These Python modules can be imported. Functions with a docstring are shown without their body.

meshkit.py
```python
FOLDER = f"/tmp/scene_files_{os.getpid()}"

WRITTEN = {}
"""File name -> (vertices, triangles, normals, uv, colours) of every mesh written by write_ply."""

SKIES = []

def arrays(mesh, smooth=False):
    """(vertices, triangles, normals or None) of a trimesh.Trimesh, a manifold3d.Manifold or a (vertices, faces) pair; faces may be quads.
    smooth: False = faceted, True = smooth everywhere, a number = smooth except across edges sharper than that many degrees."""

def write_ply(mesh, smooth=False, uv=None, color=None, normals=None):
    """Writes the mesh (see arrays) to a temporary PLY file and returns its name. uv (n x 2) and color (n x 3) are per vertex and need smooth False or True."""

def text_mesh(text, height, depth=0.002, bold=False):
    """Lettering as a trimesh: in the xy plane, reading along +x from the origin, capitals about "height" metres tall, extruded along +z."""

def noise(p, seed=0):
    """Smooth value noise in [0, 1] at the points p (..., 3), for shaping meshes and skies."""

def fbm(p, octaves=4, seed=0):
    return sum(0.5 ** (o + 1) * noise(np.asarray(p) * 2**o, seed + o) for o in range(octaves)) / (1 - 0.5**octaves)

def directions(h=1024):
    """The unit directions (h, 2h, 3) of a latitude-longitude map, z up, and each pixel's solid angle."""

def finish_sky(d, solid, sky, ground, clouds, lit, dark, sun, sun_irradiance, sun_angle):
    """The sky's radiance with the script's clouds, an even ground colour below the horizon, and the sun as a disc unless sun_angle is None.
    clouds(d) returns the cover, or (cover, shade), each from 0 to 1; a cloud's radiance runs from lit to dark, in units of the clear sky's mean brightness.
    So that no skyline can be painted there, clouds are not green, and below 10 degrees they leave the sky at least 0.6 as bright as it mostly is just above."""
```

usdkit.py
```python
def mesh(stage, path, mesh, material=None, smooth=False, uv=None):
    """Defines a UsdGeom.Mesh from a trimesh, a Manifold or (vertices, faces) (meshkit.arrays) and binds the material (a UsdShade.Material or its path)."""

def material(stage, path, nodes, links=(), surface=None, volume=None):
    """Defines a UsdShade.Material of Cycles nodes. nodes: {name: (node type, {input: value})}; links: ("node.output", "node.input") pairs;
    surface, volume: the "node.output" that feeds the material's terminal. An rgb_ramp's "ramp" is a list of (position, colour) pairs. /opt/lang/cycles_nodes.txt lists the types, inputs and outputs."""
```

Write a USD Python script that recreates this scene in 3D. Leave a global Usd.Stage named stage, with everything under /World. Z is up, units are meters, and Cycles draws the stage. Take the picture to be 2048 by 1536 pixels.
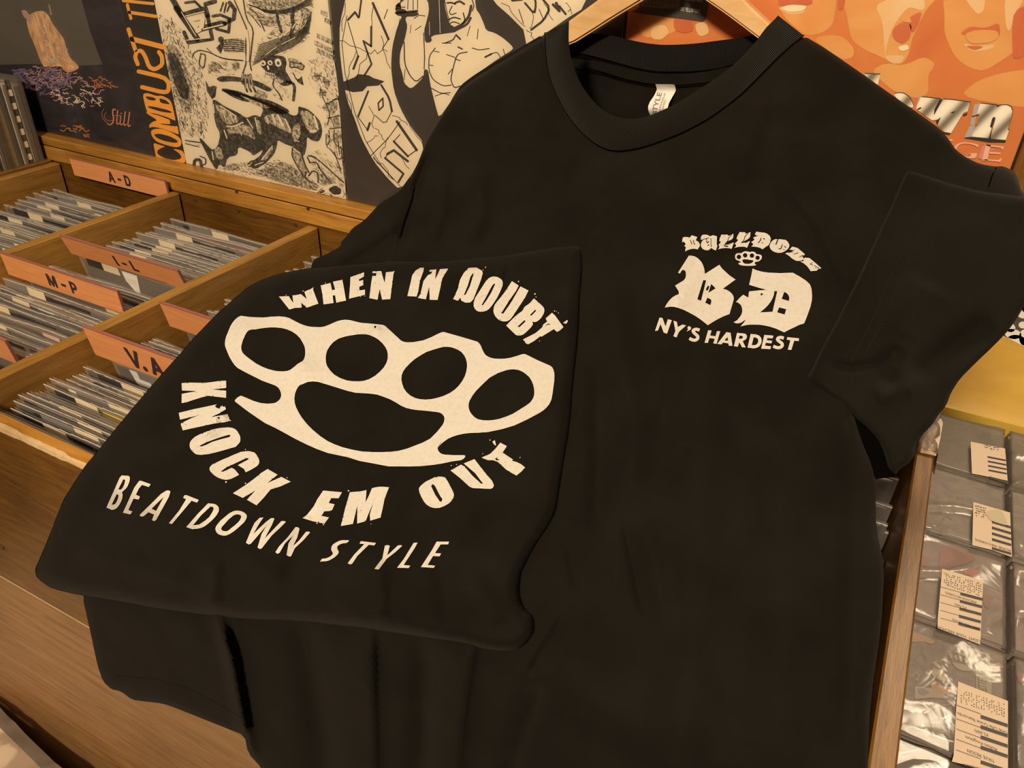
import math, random
import numpy as np, trimesh, shapely, usdkit, meshkit
from shapely.geometry import Polygon, LineString, Point, box as sbox
from shapely.ops import unary_union
from scipy.spatial import Delaunay
from pxr import Usd, UsdGeom, UsdLux, UsdShade, Gf, Sdf, Vt
random.seed(7); rng = np.random.default_rng(11)
stage = Usd.Stage.CreateInMemory()
UsdGeom.SetStageUpAxis(stage, UsdGeom.Tokens.z); UsdGeom.SetStageMetersPerUnit(stage, 1.0)
W = UsdGeom.Xform.Define(stage, '/World'); stage.SetDefaultPrim(W.GetPrim())
# ---------------------------------------------------------------- camera, light, exposure
Z0 = 1.30                        # height of the lens above the floor; shapes below are written relative to the lens
R = np.array([[0.8823886788880653, 0.4697750031720769, 0.02648897440162412],
              [0.27192395928112845, -0.4631982890523864, -0.8435073831258485],
              [-0.38398903596203104, 0.7515043522253327, -0.5364640051740035]])
F = 1562.13; CX, CY = 1024.0, 768.0
cam = UsdGeom.Camera.Define(stage, '/World/camera')
m = np.eye(4); m[0, :3] = R[0]; m[1, :3] = -R[1]; m[2, :3] = -R[2]; m[3, :3] = (0, 0, Z0)
cam.AddTransformOp().Set(Gf.Matrix4d(m.tolist()))
cam.CreateHorizontalApertureAttr(36.0); cam.CreateVerticalApertureAttr(27.0)
cam.CreateFocalLengthAttr(36.0 * F / 2048); cam.CreateClippingRangeAttr(Gf.Vec2f(0.01, 50))
cam.CreateExposureAttr(0.16)
WARM = (1.0, 0.80, 0.55)
def lamp(name, pos, size, watts, target, color=WARM):
    l = UsdLux.RectLight.Define(stage, '/World/' + name)
    l.CreateWidthAttr(size); l.CreateHeightAttr(size); l.CreateIntensityAttr(watts); l.CreateColorAttr(Gf.Vec3f(*color))
    p = np.array(pos, float); d = np.array(target, float) - p; z = -d / np.linalg.norm(d)
    x = np.cross([0, 1, .01], z); x /= np.linalg.norm(x); y = np.cross(z, x)
    mm = np.eye(4); mm[0, :3] = x; mm[1, :3] = y; mm[2, :3] = z; mm[3, :3] = p + [0, 0, Z0]
    l.AddTransformOp().Set(Gf.Matrix4d(mm.tolist()))
lamp('ceiling_spot_light', (-0.12, -1.15, 1.00), 0.20, 345, (-0.3, 0.6, -0.2))
lamp('ceiling_panel_light', (-0.9, -0.25, 1.15), 0.45, 6, (-0.6, 0.4, -0.4))
lamp('added_far_light', (0.55, 1.85, 1.12), 0.45, 24, (0.25, 0.8, -0.6))  # added lamp over the disc table, placed for highlight streaks in the plastic
# ---------------------------------------------------------------- helpers
used = {}
def numbered(path):
    if path not in used: used[path] = 0; return path
    used[path] += 1; return f'{path}_{used[path]:03d}'
def setd(p, label=None, cat=None, group=None, kind=None):
    for k, v in (('label', label), ('category', cat), ('group', group), ('kind', kind)):
        if v: p.SetCustomDataByKey(k, v)
class Thing:
    def __init__(s, path, base): s.path, s.base = path, np.array(base, float)
def thing(name, label, cat, base=(0, 0, 0), group=None, kind=None):
    path = numbered('/World/' + name); x = UsdGeom.Xform.Define(stage, path)
    mt = Gf.Matrix4d(1); mt.SetTranslateOnly(Gf.Vec3d(base[0], base[1], base[2] + Z0)); x.AddTransformOp().Set(mt)
    setd(x.GetPrim(), label, cat, group, kind); return Thing(path, base)
def part(t, name, mesh, mat, smooth=False, label=None, kind=None):
    """mesh in lens coordinates, made a child of thing or part t"""
    path = numbered(t.path + '/' + name); v, f, n = meshkit.arrays(mesh, smooth)
    mm = usdkit.mesh(stage, path, (v - t.base, f), M[mat], smooth=smooth); setd(mm.GetPrim(), label, kind=kind)
    mm.CreateDoubleSidedAttr(True)
    return Thing(path, t.base)
def solo(name, mesh, mat, label=None, cat=None, group=None, kind=None, smooth=False):
    path = numbered('/World/' + name); v, f, n = meshkit.arrays(mesh, smooth)
    c = np.array([*(v.min(0) + v.max(0))[:2] / 2, v[:, 2].min()])
    mm = usdkit.mesh(stage, path, (v - c, f), M[mat], smooth=smooth); mt = Gf.Matrix4d(1)
    mt.SetTranslateOnly(Gf.Vec3d(c[0], c[1], c[2] + Z0)); mm.AddTransformOp().Set(mt); setd(mm.GetPrim(), label, cat, group, kind)
    return mm
def bx(x0, x1, y0, y1, z0, z1, bev=0.0):
    if bev <= 0: return trimesh.creation.box(bounds=[[x0, y0, z0], [x1, y1, z1]])
    pts = []
    for sx, x in ((1, x0), (-1, x1)):
        for sy, y in ((1, y0), (-1, y1)):
            for sz, z in ((1, z0), (-1, z1)):
                pts += [(x + sx * bev, y + sy * bev, z), (x + sx * bev, y, z + sz * bev), (x, y + sy * bev, z + sz * bev)]
    return trimesh.convex.convex_hull(np.array(pts))
def cat(*ms): return trimesh.util.concatenate([x for x in ms if x is not None])
def ray(p):
    p = np.atleast_2d(np.asarray(p, float)); d = np.c_[(p[:, 0] - CX) / F, (p[:, 1] - CY) / F, np.ones(len(p))]; return d @ R
def onplane(p, n, d0):
    r = ray(p); n = np.asarray(n, float); return r * (d0 / (r @ n))[:, None]
def onY(p, y): return onplane(p, (0, 1, 0), y)
def onZ(p, z): return onplane(p, (0, 0, 1), z)
def Q(s, ox=0, oy=0, sc=1.0):
    """'x,y x,y ...' measured in an enlarged crop at (ox, oy), scale sc"""
    a = np.array([[float(q) for q in t.split(',')] for t in s.split()]); return a / sc + [ox, oy]
def chaikin(a, n=1, closed=True):
    a = np.asarray(a, float)
    for _ in range(n):
        b = np.roll(a, -1, 0) if closed else a[1:]
        a0 = a if closed else a[:-1]
        q = np.empty((2 * len(a0), 2)); q[0::2] = a0 * .8 + b * .2; q[1::2] = a0 * .2 + b * .8
        a = q if closed else np.vstack([a[:1], q, a[-1:]])
    return a
def resample(a, step):
    a = np.asarray(a, float); out = []
    for p, q in zip(a, np.roll(a, -1, 0)):
        k = max(1, int(np.ceil(np.linalg.norm(q - p) / step)))
        out += [p + (q - p) * i / k for i in range(k)]
    return np.array(out)
def tri2d(poly, cell=None):
    """triangles of a shapely polygon, cut along a grid so that they can follow a curved surface"""
    V, Fc, n = [], [], 0
    polys = [poly]
    if cell:
        x0, y0, x1, y1 = poly.bounds
        gx = np.arange(math.floor(x0 / cell), math.ceil(x1 / cell)) * cell; gy = np.arange(math.floor(y0 / cell), math.ceil(y1 / cell)) * cell
        X, Y = np.meshgrid(gx, gy); b = shapely.box(X.ravel(), Y.ravel(), X.ravel() + cell, Y.ravel() + cell)
        shapely.prepare(poly); b = b[shapely.intersects(poly, b)]; polys = list(shapely.intersection(b, poly))
    for g in polys:
        for h in getattr(g, 'geoms', [g]):
            if h.geom_type != 'Polygon' or h.area < 1e-9: continue
            try: v, f = trimesh.creation.triangulate_polygon(h, engine='earcut')
            except Exception: continue
            V.append(v); Fc.append(np.asarray(f) + n); n += len(v)
    return (np.vstack(V), np.vstack(Fc)) if V else (np.zeros((0, 2)), np.zeros((0, 3), int))
def face_cam(v, f):
    """turn triangles so that they face the lens (an ink film has its face up)"""
    nn = np.cross(v[f[:, 1]] - v[f[:, 0]], v[f[:, 2]] - v[f[:, 0]]); bad = (nn * v[f[:, 0]]).sum(1) > 0
    f = f.copy(); f[bad] = f[bad][:, ::-1]; return f
def film(polys, project, cell=None):
    """ink film: traced outlines laid on a surface by project(px) -> points"""
    V, Fc, n = [], [], 0
    for p in (polys if isinstance(polys, (list, tuple)) else [polys]):
        for g in getattr(p, 'geoms', [p]):
            if g.is_empty: continue
            v, f = tri2d(g, cell)
            if len(v): V.append(v); Fc.append(f + n); n += len(v)
    v, f = project(np.vstack(V)), np.vstack(Fc)
    return trimesh.Trimesh(v, face_cam(v, f), process=False)
def pg(s, holes=(), ox=0, oy=0, sc=1.0, sm=0):
    o = Q(s, ox, oy, sc); hs = [Q(h, ox, oy, sc) for h in holes]
    if sm: o = chaikin(o, sm); hs = [chaikin(h, sm) for h in hs]
    p = Polygon(o, hs); return p if p.is_valid else p.buffer(0)
def stroke(s, w, ox=0, oy=0, sc=1.0, sm=0, cap=1):
    a = Q(s, ox, oy, sc)
    if sm: a = chaikin(a, sm, False)
    return LineString(a).buffer(w / sc / 2, cap_style=cap)
def text2d(s, bold=True, fat=0.0):
    """(vertices, triangles) of lettering, capitals one unit tall, and its width"""
    t = meshkit.text_mesh(s, 1.0, 0.02, bold); v, f = t.vertices, t.faces
    f = f[(v[f][:, :, 2] > .01).all(1)]
    if fat:
        p = unary_union([Polygon(q) for q in v[f][:, :, :2]]).buffer(fat, join_style=2); v, f = tri2d(p); v[:, 0] -= v[:, 0].min()
    return v[:, :2], f, v[:, 0].max()
def text_film(s, p0, p1, up, project, bold=True):
    v, f, w = text2d(s, bold); p0, p1, up = map(lambda q: np.asarray(q, float), (p0, p1, up))
    v3 = project(p0 + v[:, :1] / w * (p1 - p0) + v[:, 1:2] * up); return trimesh.Trimesh(v3, face_cam(v3, f), process=False)
# ---------------------------------------------------------------- materials
M = {}
def mat(name, nodes, links=(), surface='p.BSDF'):
    M[name] = usdkit.material(stage, '/World/Looks/' + name, nodes, links, surface=surface)
def plain(name, col, rough=.6, **k):
    mat(name, {'p': ('principled_bsdf', dict(base_color=col, roughness=rough, **k))})
def speckle(name, c0, c1, scale=60, rough=.6, detail=4, stretch=(1, 1, 1), lo=.35, hi=.65, bump=0.0, dist=0.0, **k):
    nodes = {'g': ('geometry', {}), 'm': ('mapping', dict(scale=stretch)), 'n': ('noise_texture', dict(scale=scale, detail=detail, roughness=.6, distortion=dist)),
             'r': ('rgb_ramp', dict(ramp=[(lo, c0), (hi, c1)])), 'p': ('principled_bsdf', dict(roughness=rough, **k))}
    links = [('g.position', 'm.vector'), ('m.vector', 'n.vector'), ('n.fac', 'r.fac'), ('r.color', 'p.base_color')]
    if bump: nodes['b'] = ('bump', dict(strength=bump, distance=.0008)); links += [('n.fac', 'b.height'), ('b.normal', 'p.normal')]
    mat(name, nodes, links)
def wood(name, c0, c1, c2, stretch, rough=.42, scale=9.0):
    mat(name, {'g': ('geometry', {}), 'm': ('mapping', dict(scale=stretch)), 'n': ('noise_texture', dict(scale=scale, detail=7, roughness=.62, distortion=.7)),
               'n2': ('noise_texture', dict(scale=5.0, detail=3, roughness=.5)), 'r': ('rgb_ramp', dict(ramp=[(.30, c0), (.5, c1), (.72, c2)])),
               'r2': ('rgb_ramp', dict(ramp=[(.28, (.50, .45, .38)), (.5, (.92, .90, .88)), (.72, (1.12, 1.1, 1.08))])), 'x': ('mix', dict(mix_type='multiply', fac=1.0)),
               'n3': ('noise_texture', dict(scale=scale * 5, detail=4)), 'b': ('bump', dict(strength=.25, distance=.0006)), 'p': ('principled_bsdf', dict(roughness=rough, coat_weight=.15, coat_roughness=.3))},
        [('g.position', 'm.vector'), ('m.vector', 'n.vector'), ('g.position', 'n2.vector'), ('m.vector', 'n3.vector'), ('n.fac', 'r.fac'), ('n2.fac', 'r2.fac'),
         ('r.color', 'x.color1'), ('r2.color', 'x.color2'), ('x.color', 'p.base_color'), ('n3.fac', 'b.height'), ('b.normal', 'p.normal')])
WD = ((.12, .050, .007), (.21, .095, .014), (.30, .150, .028))
wood('shaded_oak_x', *[tuple(q * .72 for q in c) for c in WD], (2.2, 24, 24)); wood('oak_y', *WD, (24, 2.2, 24)); wood('oak_z', *WD, (24, 24, 2.2))  # x-grain oak darkened: the weaker light on the front panel put into colour
wood('rail_wood', (.33, .150, .022), (.46, .225, .040), (.56, .30, .068), (2.0, 22, 22), .38)
wood('divider_wood', (.27, .135, .025), (.38, .205, .045), (.46, .265, .07), (22, 2.0, 22), .45)
wood('laminate', (.20, .105, .038), (.29, .16, .065), (.37, .215, .095), (1.6, 20, 20), .5, 7)
wood('bare_wood', (.50, .36, .18), (.62, .46, .25), (.70, .54, .33), (10, 30, 30), .8)
wood('hanger_wood', (.70, .44, .20), (.78, .51, .25), (.84, .57, .30), (6, 30, 30), .32, 4)
plain('gap_black', (.008, .005, .003), .9); plain('screw_metal', (.16, .13, .09), .4, metallic=.8)
def cloth(name, c, weave, bump):
    mat(name, {'g': ('geometry', {}), 'n': ('noise_texture', dict(scale=weave, detail=3, roughness=.7)), 'n2': ('noise_texture', dict(scale=26, detail=3)),
               'r': ('rgb_ramp', dict(ramp=[(.3, tuple(q * .72 for q in c)), (.7, tuple(q * 1.28 for q in c))])), 'b': ('bump', dict(strength=bump, distance=.0006)),
               'p': ('principled_bsdf', dict(roughness=.92, sheen_weight=.03, sheen_roughness=.5, sheen_tint=(.8, .75, .7), specular_ior_level=.12))},
        [('g.position', 'n.vector'), ('g.position', 'n2.vector'), ('n2.fac', 'r.fac'), ('r.color', 'p.base_color'), ('n.fac', 'b.height'), ('b.normal', 'p.normal')])
cloth('black_jersey', (.0072, .0063, .0048), 1500, .35)
mat('black_rib', {'u': ('attribute', dict(attribute='ribs')), 'w': ('math', dict(math_type='sine')), 's': ('math', dict(math_type='multiply', value2=6.2832)), 'b': ('bump', dict(strength=.8, distance=.0007)),
                  'p': ('principled_bsdf', dict(base_color=(.0072, .0063, .0048), roughness=.92, sheen_weight=.03, sheen_roughness=.5, specular_ior_level=.12))},
    [('u.fac', 's.value1'), ('s.value', 'w.value1'), ('w.value', 'b.height'), ('b.normal', 'p.normal')])
plain('black_thread', (.016, .014, .011), .9, specular_ior_level=.1); plain('seam_and_shade', (.0025, .002, .0018), .95, specular_ior_level=0.0)  # near-black for seams, and for the shade painted inside the sleeve
speckle('white_ink', (.53, .505, .465), (.58, .56, .52), 420, .62, lo=.3, hi=.55, bump=.15)
plain('label_white', (.80, .78, .74), .7); plain('label_grey', (.22, .20, .18), .7)
speckle('card_orange', (.64, .26, .10), (.72, .32, .13), 30, .32, stretch=(1, 6, 20)); plain('card_ink', (.035, .022, .03), .5); plain('card_edge', (.30, .12, .10), .4)
def see(name, fresnel, tint=(1, 1, 1), milk=0.04, rough=.09, scale=40, bump=.35, milkcol=(.8, .78, .75), dist=.002):
    """thin clear plastic film: mostly transparent, a little milky, glossy where it wrinkles"""
    mat(name, {'g': ('geometry', {}), 'n': ('noise_texture', dict(scale=scale, detail=3, roughness=.55, distortion=.8)), 'b': ('bump', dict(strength=bump, distance=dist)),
               't': ('transparent_bsdf', dict(color=tint)), 'd': ('diffuse_bsdf', dict(color=milkcol)), 'x': ('mix_closure', dict(fac=milk)),
               'gl': ('glossy_bsdf', dict(color=(.95, .95, .95), roughness=rough)), 'f': ('fresnel', dict(IOR=fresnel)), 'o': ('mix_closure', {})},
        [('g.position', 'n.vector'), ('n.fac', 'b.height'), ('b.normal', 'gl.normal'), ('b.normal', 'f.normal'), ('t.BSDF', 'x.closure1'), ('d.BSDF', 'x.closure2'),
         ('x.closure', 'o.closure1'), ('gl.BSDF', 'o.closure2'), ('f.fac', 'o.fac')], surface='o.closure')
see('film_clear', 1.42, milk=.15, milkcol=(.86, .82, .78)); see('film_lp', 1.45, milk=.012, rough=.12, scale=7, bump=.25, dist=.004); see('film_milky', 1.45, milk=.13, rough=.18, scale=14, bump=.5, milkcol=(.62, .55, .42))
see('film_wrinkled', 1.42, milk=.20, rough=.17, scale=20, bump=.35, dist=.006, milkcol=(.78, .68, .60)); see('bag_plastic', 1.42, milk=.30, rough=.15, scale=16, bump=.9, dist=.006, milkcol=(.72, .62, .54))
see('lip_plastic', 1.5, milk=.62, rough=.16, scale=60, bump=.4, milkcol=(.80, .76, .70))
see('case_clear', 1.5, milk=.02, rough=.04, bump=0.0)
TONES = dict(white=(.88, .85, .80), pale=(.74, .70, .65), grey=(.46, .43, .42), dark=(.05, .042, .047), cream=(.84, .70, .42), mauve=(.44, .38, .40), pink=(.66, .48, .43), yellow=(.74, .60, .12), red=(.50, .13, .06))
for k, c in TONES.items():
    speckle('jacket_' + k, tuple(q * .85 for q in c), tuple(min(q * 1.1, .9) for q in c), 18, .35, stretch=(1, 1, 9))
plain('strip_cream', (.72, .62, .44), .5); plain('strip_dark', (.045, .040, .042), .45); plain('strip_grey', (.22, .20, .19), .5)
speckle('plaster', (.62, .55, .45), (.68, .61, .50), 5, .9); speckle('floor_wood', (.12, .07, .035), (.18, .11, .06), 9, .5, stretch=(1, 12, 1)); plain('ceiling_white', (.70, .65, .58), .9)
plain('white_paint', (.78, .76, .74), .6)
# ---------------------------------------------------------------- the room
solo('floor', bx(-3.2, 2.6, -3.2, 2.4, -1.36, -1.30), 'floor_wood', kind='structure')
solo('ceiling', bx(-3.2, 2.6, -3.2, 2.4, 1.25, 1.31), 'ceiling_white', kind='structure')
solo('wall_back', bx(-3.2, 2.6, 2.4, 2.46, -1.36, 1.31), 'plaster', kind='structure')
solo('wall_front', bx(-3.2, 2.6, -3.26, -3.2, -1.36, 1.31), 'plaster', kind='structure')
solo('wall_left', bx(-3.26, -3.2, -3.26, 2.46, -1.36, 1.31), 'plaster', kind='structure')
solo('wall_right', bx(2.6, 2.66, -3.26, 2.46, -1.36, 1.31), 'plaster', kind='structure')
tr = [bx(.05 + i * .045, .05 + i * .045 + .036, 2.36, 2.395, -1.30, .7, .004) for i in range(9)]
solo('trim_1', cat(*tr), 'white_paint', kind='structure')
# ---------------------------------------------------------------- display partition and record cabinet
t = thing('display_partition', 'brown wooden display partition behind the leaning record covers', 'partition', (-1, .71, -1.3))
part(t, 'panel', bx(-1.75, .060, .704, .722, -1.30, 1.0), 'oak_z')
part(t, 'end_post', bx(.0625, .0735, .668, .724, -1.30, 1.0, .001), 'oak_z', label='olive brown upright post at the right end')
cab = thing('record_cabinet', 'golden oak record cabinet with open divided bins', 'cabinet', (-.5, .46, -1.3))
BT = -.345
part(cab, 'front_rail', bx(-1.40, .068, .2400, .2525, BT - .0050, BT, .0010), 'rail_wood')
part(cab, 'front_panel', bx(-1.40, .068, .2412, .2525, -.5565, BT - .0052, .0008), 'shaded_oak_x')
part(cab, 'lower_panel', bx(-1.40, .068, .2445, .2545, -1.295, -.5585, .0012), 'laminate', label='paler laminate lower panel')
part(cab, 'panel_seam', bx(-1.40, .068, .2415, .2540, -.5588, -.5570), 'bare_wood')
part(cab, 'bin_back', bx(-1.40, .0545, .674, .686, -.62, -.3445), 'shaded_oak_x')
part(cab, 'lower_rail', bx(-1.40, .061, .672, .7030, -.3437, -.3240, .0008), 'rail_wood')
part(cab, 'upper_rail', bx(-1.40, .061, .6722, .7030, -.3228, -.3110, .0010), 'rail_wood')
part(cab, 'rail_gap', bx(-1.40, .061, .6735, .7020, -.3245, -.3225), 'gap_black')
part(cab, 'bin_floor', bx(-1.40, .0545, .2535, .673, -.62, -.608), 'shaded_oak_x')
for x in (-1.083, -.849, -.621, -.391, -.162):
    part(cab, 'divider', bx(x, x + .0138, .2532, .6715, -.605, BT, .0010), 'divider_wood')
part(cab, 'side_panel', bx(.0555, .068, .2532, .6715, -.62, BT, .0012), 'oak_y')
part(cab, 'side_panel', bx(-1.098, -1.0845, .2532, .6715, -.605, BT + .003, .0010), 'oak_y')
# worn, unpainted arris of the front rail
jag = np.random.default_rng(3); xs = np.linspace(-.80, -.20, 260); w0 = .0012 + .0028 * np.clip(meshkit.fbm(np.c_[xs * 60, xs * 0, xs * 0], 4, 5) * 2 - .45, 0, 1)
v = np.r_[np.c_[xs, np.full(260, .2398), np.full(260, BT - .0008) - w0 * .9], np.c_[xs, np.full(260, .2400), np.full(260, BT + .0002)], np.c_[xs, .2400 + w0, np.full(260, BT + .0003)]]
f = [(a + i, a + i + 1, a + 261 + i) for a in (0, 260) for i in range(259)] + [(a + i, a + 261 + i, a + 260 + i) for a in (0, 260) for i in range(259)]
part(cab, 'worn_edge', (v, np.array(f)), 'bare_wood', label='scuffed edge bare of varnish')
for px, y in (((616, 417), .6716), ((473, 383), .6716), ((591, 450), .6736), ((390, 400), .6736), ((477, 422), .6736)):
    p = onY(px, y)[0]; c = trimesh.creation.cylinder(.0022, .0012, sections=14); c.apply_transform(trimesh.transformations.rotation_matrix(math.pi / 2, (1, 0, 0)))
    s_ = bx(-.0018, .0018, -.0009, -.0005, -.0003, .0003); c = cat(c, s_); c.apply_translation(p); part(cab, 'screw', c, 'screw_metal')
p = onY((4, 1095), .2408)[0]; c = trimesh.creation.cylinder(.0024, .0012, sections=14); c.apply_transform(trimesh.transformations.rotation_matrix(math.pi / 2, (1, 0, 0))); c.apply_translation(p); part(cab, 'screw', c, 'screw_metal')
# ---------------------------------------------------------------- index cards
def index_card(label, x0, x1, ytop, ztop, h, deg, txt, tx=None):
    a = math.radians(deg); up = np.array([0, -math.sin(a), math.cos(a)]); nrm = np.array([0, -math.cos(a), -math.sin(a)])
    top = np.array([0, ytop, ztop]); t = thing('index_card', label, 'divider card', ((x0 + x1) / 2, ytop + h * math.sin(a), ztop - h))
    th = .0022; pts = [np.array([x, 0, 0]) + top - up * q + nrm * s for x in (x0, x1) for q in (0, h) for s in (0, -th)]
    part(t, 'card', trimesh.convex.convex_hull(np.array(pts)), 'card_orange')
    e = .0012
    for xa, xb, qa, qb in ((x0 - .0003, x1 + .0003, -.0005, e * .5), (x1 - e * .3, x1 + .0006, 0, h)):
        pts = [np.array([x, 0, 0]) + top - up * q + nrm * s for x in (xa, xb) for q in (qa, qb) for s in (.0002, -th - .0002)]
        part(t, 'edge_trim', trimesh.convex.convex_hull(np.array(pts)), 'card_edge')
    if txt:
        v, f, w = text2d(txt, True, .035); hh = h * tx[2]; sx = (tx[1] - tx[0]) / w
        v3 = np.array([tx[0], 0, 0]) + v[:, :1] * [[sx, 0, 0]] + top - up * h * tx[3] + (v[:, 1:2] * hh) * up + nrm * .0003
        part(t, 'lettering', trimesh.Trimesh(v3, f, process=False), 'card_ink')
index_card('orange index card lettered A - D standing against the back rail', -1.030, -.846, .662, -.3285, .0245, 3, 'A - D', (-.957, -.914, .54, .80))
index_card('orange index card lettered I - L in the middle bin', -.823, -.640, .493, -.340, .0255, 17, 'l - L', (-.743, -.708, .48, .78))
index_card('orange index card lettered M - P in the middle bin', -.832, -.652, .430, -.340, .0255, 3, 'M - P', (-.762, -.716, .48, .78))
index_card('blank orange index card half hidden by the folded shirt', -.599, -.416, .434, -.340, .0285, 11, None)
index_card('large orange index card lettered V.A standing nearest the folded shirt', -.601, -.418, .356, -.330, .0310, 8, 'V. A - C', (-.553, -.468, .58, .84))
index_card('orange index card corner at the near left edge of the picture', -.832, -.655, .318, -.342, .0255, 8, None)
# ---------------------------------------------------------------- records in the bins
LEAN = math.radians(8)
def xf(x, y, z, lean, yaw):
    mm = trimesh.transformations.rotation_matrix(lean, (1, 0, 0)); mm = trimesh.transformations.rotation_matrix(yaw, (0, 0, 1)) @ mm
    mm[:3, 3] = (x, y, z + Z0); return Gf.Matrix4d(mm.T.tolist())
protos = {}
def record(tone, var, x, y, ztop, lean, yaw, label, group):
    """a seven-inch record; origin at the middle of the sleeve's foot, 18.4 cm tall"""
    path = numbered('/World/seven_inch_record'); X = UsdGeom.Xform.Define(stage, path)
    H = .187; base = (x, y + H * math.sin(lean), ztop - H * math.cos(lean))
    X.AddTransformOp().Set(xf(*base, lean, yaw)); setd(X.GetPrim(), label, 'record', group)
    if (tone, var) in protos:
        X.GetPrim().GetReferences().AddInternalReference(protos[tone, var]); X.GetPrim().SetInstanceable(True); return
    protos[tone, var] = path; T = Thing(path, (0, 0, 0)); g = np.random.default_rng(var * 13 + len(tone))
    part(T, 'jacket', bx(-.0905, .0905, -.0009, .0009, 0, .182, .0004), 'jacket_' + tone)
    # open-topped clear outer sleeve: two films with a welded edge
    n = 14; xs = np.linspace(-.0935, .0935, n); dz = .0006 * np.sin(xs * 50 + var); dy = .0006 * np.sin(xs * 40 + 2 * var)
    vv, ff = [], []
    for s in (-1, 1):
        b = len(vv)
        for i in range(n): vv += [(xs[i], s * .0013, -.001), (xs[i], s * .0014 + dy[i], .1865 + dz[i])]
        ff += [(b + 2 * i, b + 2 * i + 2, b + 2 * i + 3) for i in range(n - 1)] + [(b + 2 * i, b + 2 * i + 3, b + 2 * i + 1) for i in range(n - 1)]
    part(T, 'outer_sleeve', (np.array(vv), np.array(ff)), 'film_clear')
    part(T, 'sleeve_lip', cat(*[bx(xs[i], xs[i + 1], -.0016 + dy[i], -.0009 + dy[i], .1855 + dz[i], .1864 + dz[i]) for i in range(n - 1)]), 'lip_plastic')
    if var:      # shop's title strip along the top of the sleeve: dark name field, cream price field
        o = (-.088, -.080, -.060, -.074)[var % 4]; k = (.034, .026, .040, .03)[var % 4]
        part(T, 'title_strip', bx(o, o + k, -.0024, -.0018, .1755, .1850), 'strip_dark' if var % 2 else 'strip_grey')
        part(T, 'price_strip', bx(o + k, o + k + .027, -.0024, -.0018, .1752, .1852), 'strip_cream')
        if var > 2: part(T, 'title_strip', bx(o + k + .027, o + k + .095, -.0022, -.0018, .1762, .1815), 'strip_dark')
SEC = [ # x range, y near, y far, count, palette, place
    (-.955, -.945, .345, .640, 40, 'pale white grey white dark white mauve dark cream', 'in the leftmost bin'),
    (-.728, -.720, .503, .640, 21, 'white white white pale dark cream pink grey', 'behind the I - L card'),
    (-.733, -.722, .440, .4765, 7, 'white pale cream mauve dark', 'between the I - L and M - P cards'),
    (-.737, -.722, .330, .4265, 15, 'pale mauve white white cream pink dark cream', 'before the M - P card'),
    (-.742, -.735, .268, .308, 6, 'grey pale mauve', 'in the near corner of the middle bin'),
    (-.500, -.490, .444, .642, 27, 'pale grey white dark white', 'behind the blank card'),
    (-.505, -.497, .368, .421, 8, 'pale white cream dark', 'between the blank and V.A cards'),
    (-.507, -.499, .262, .3475, 15, 'grey pale dark mauve white dark', 'before the V.A card by the front rail')]
WORD = dict(white='white', pale='off-white', grey='grey', dark='black', cream='cream', mauve='mauve-grey', pink='pale pink', yellow='yellow', red='red')
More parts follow.
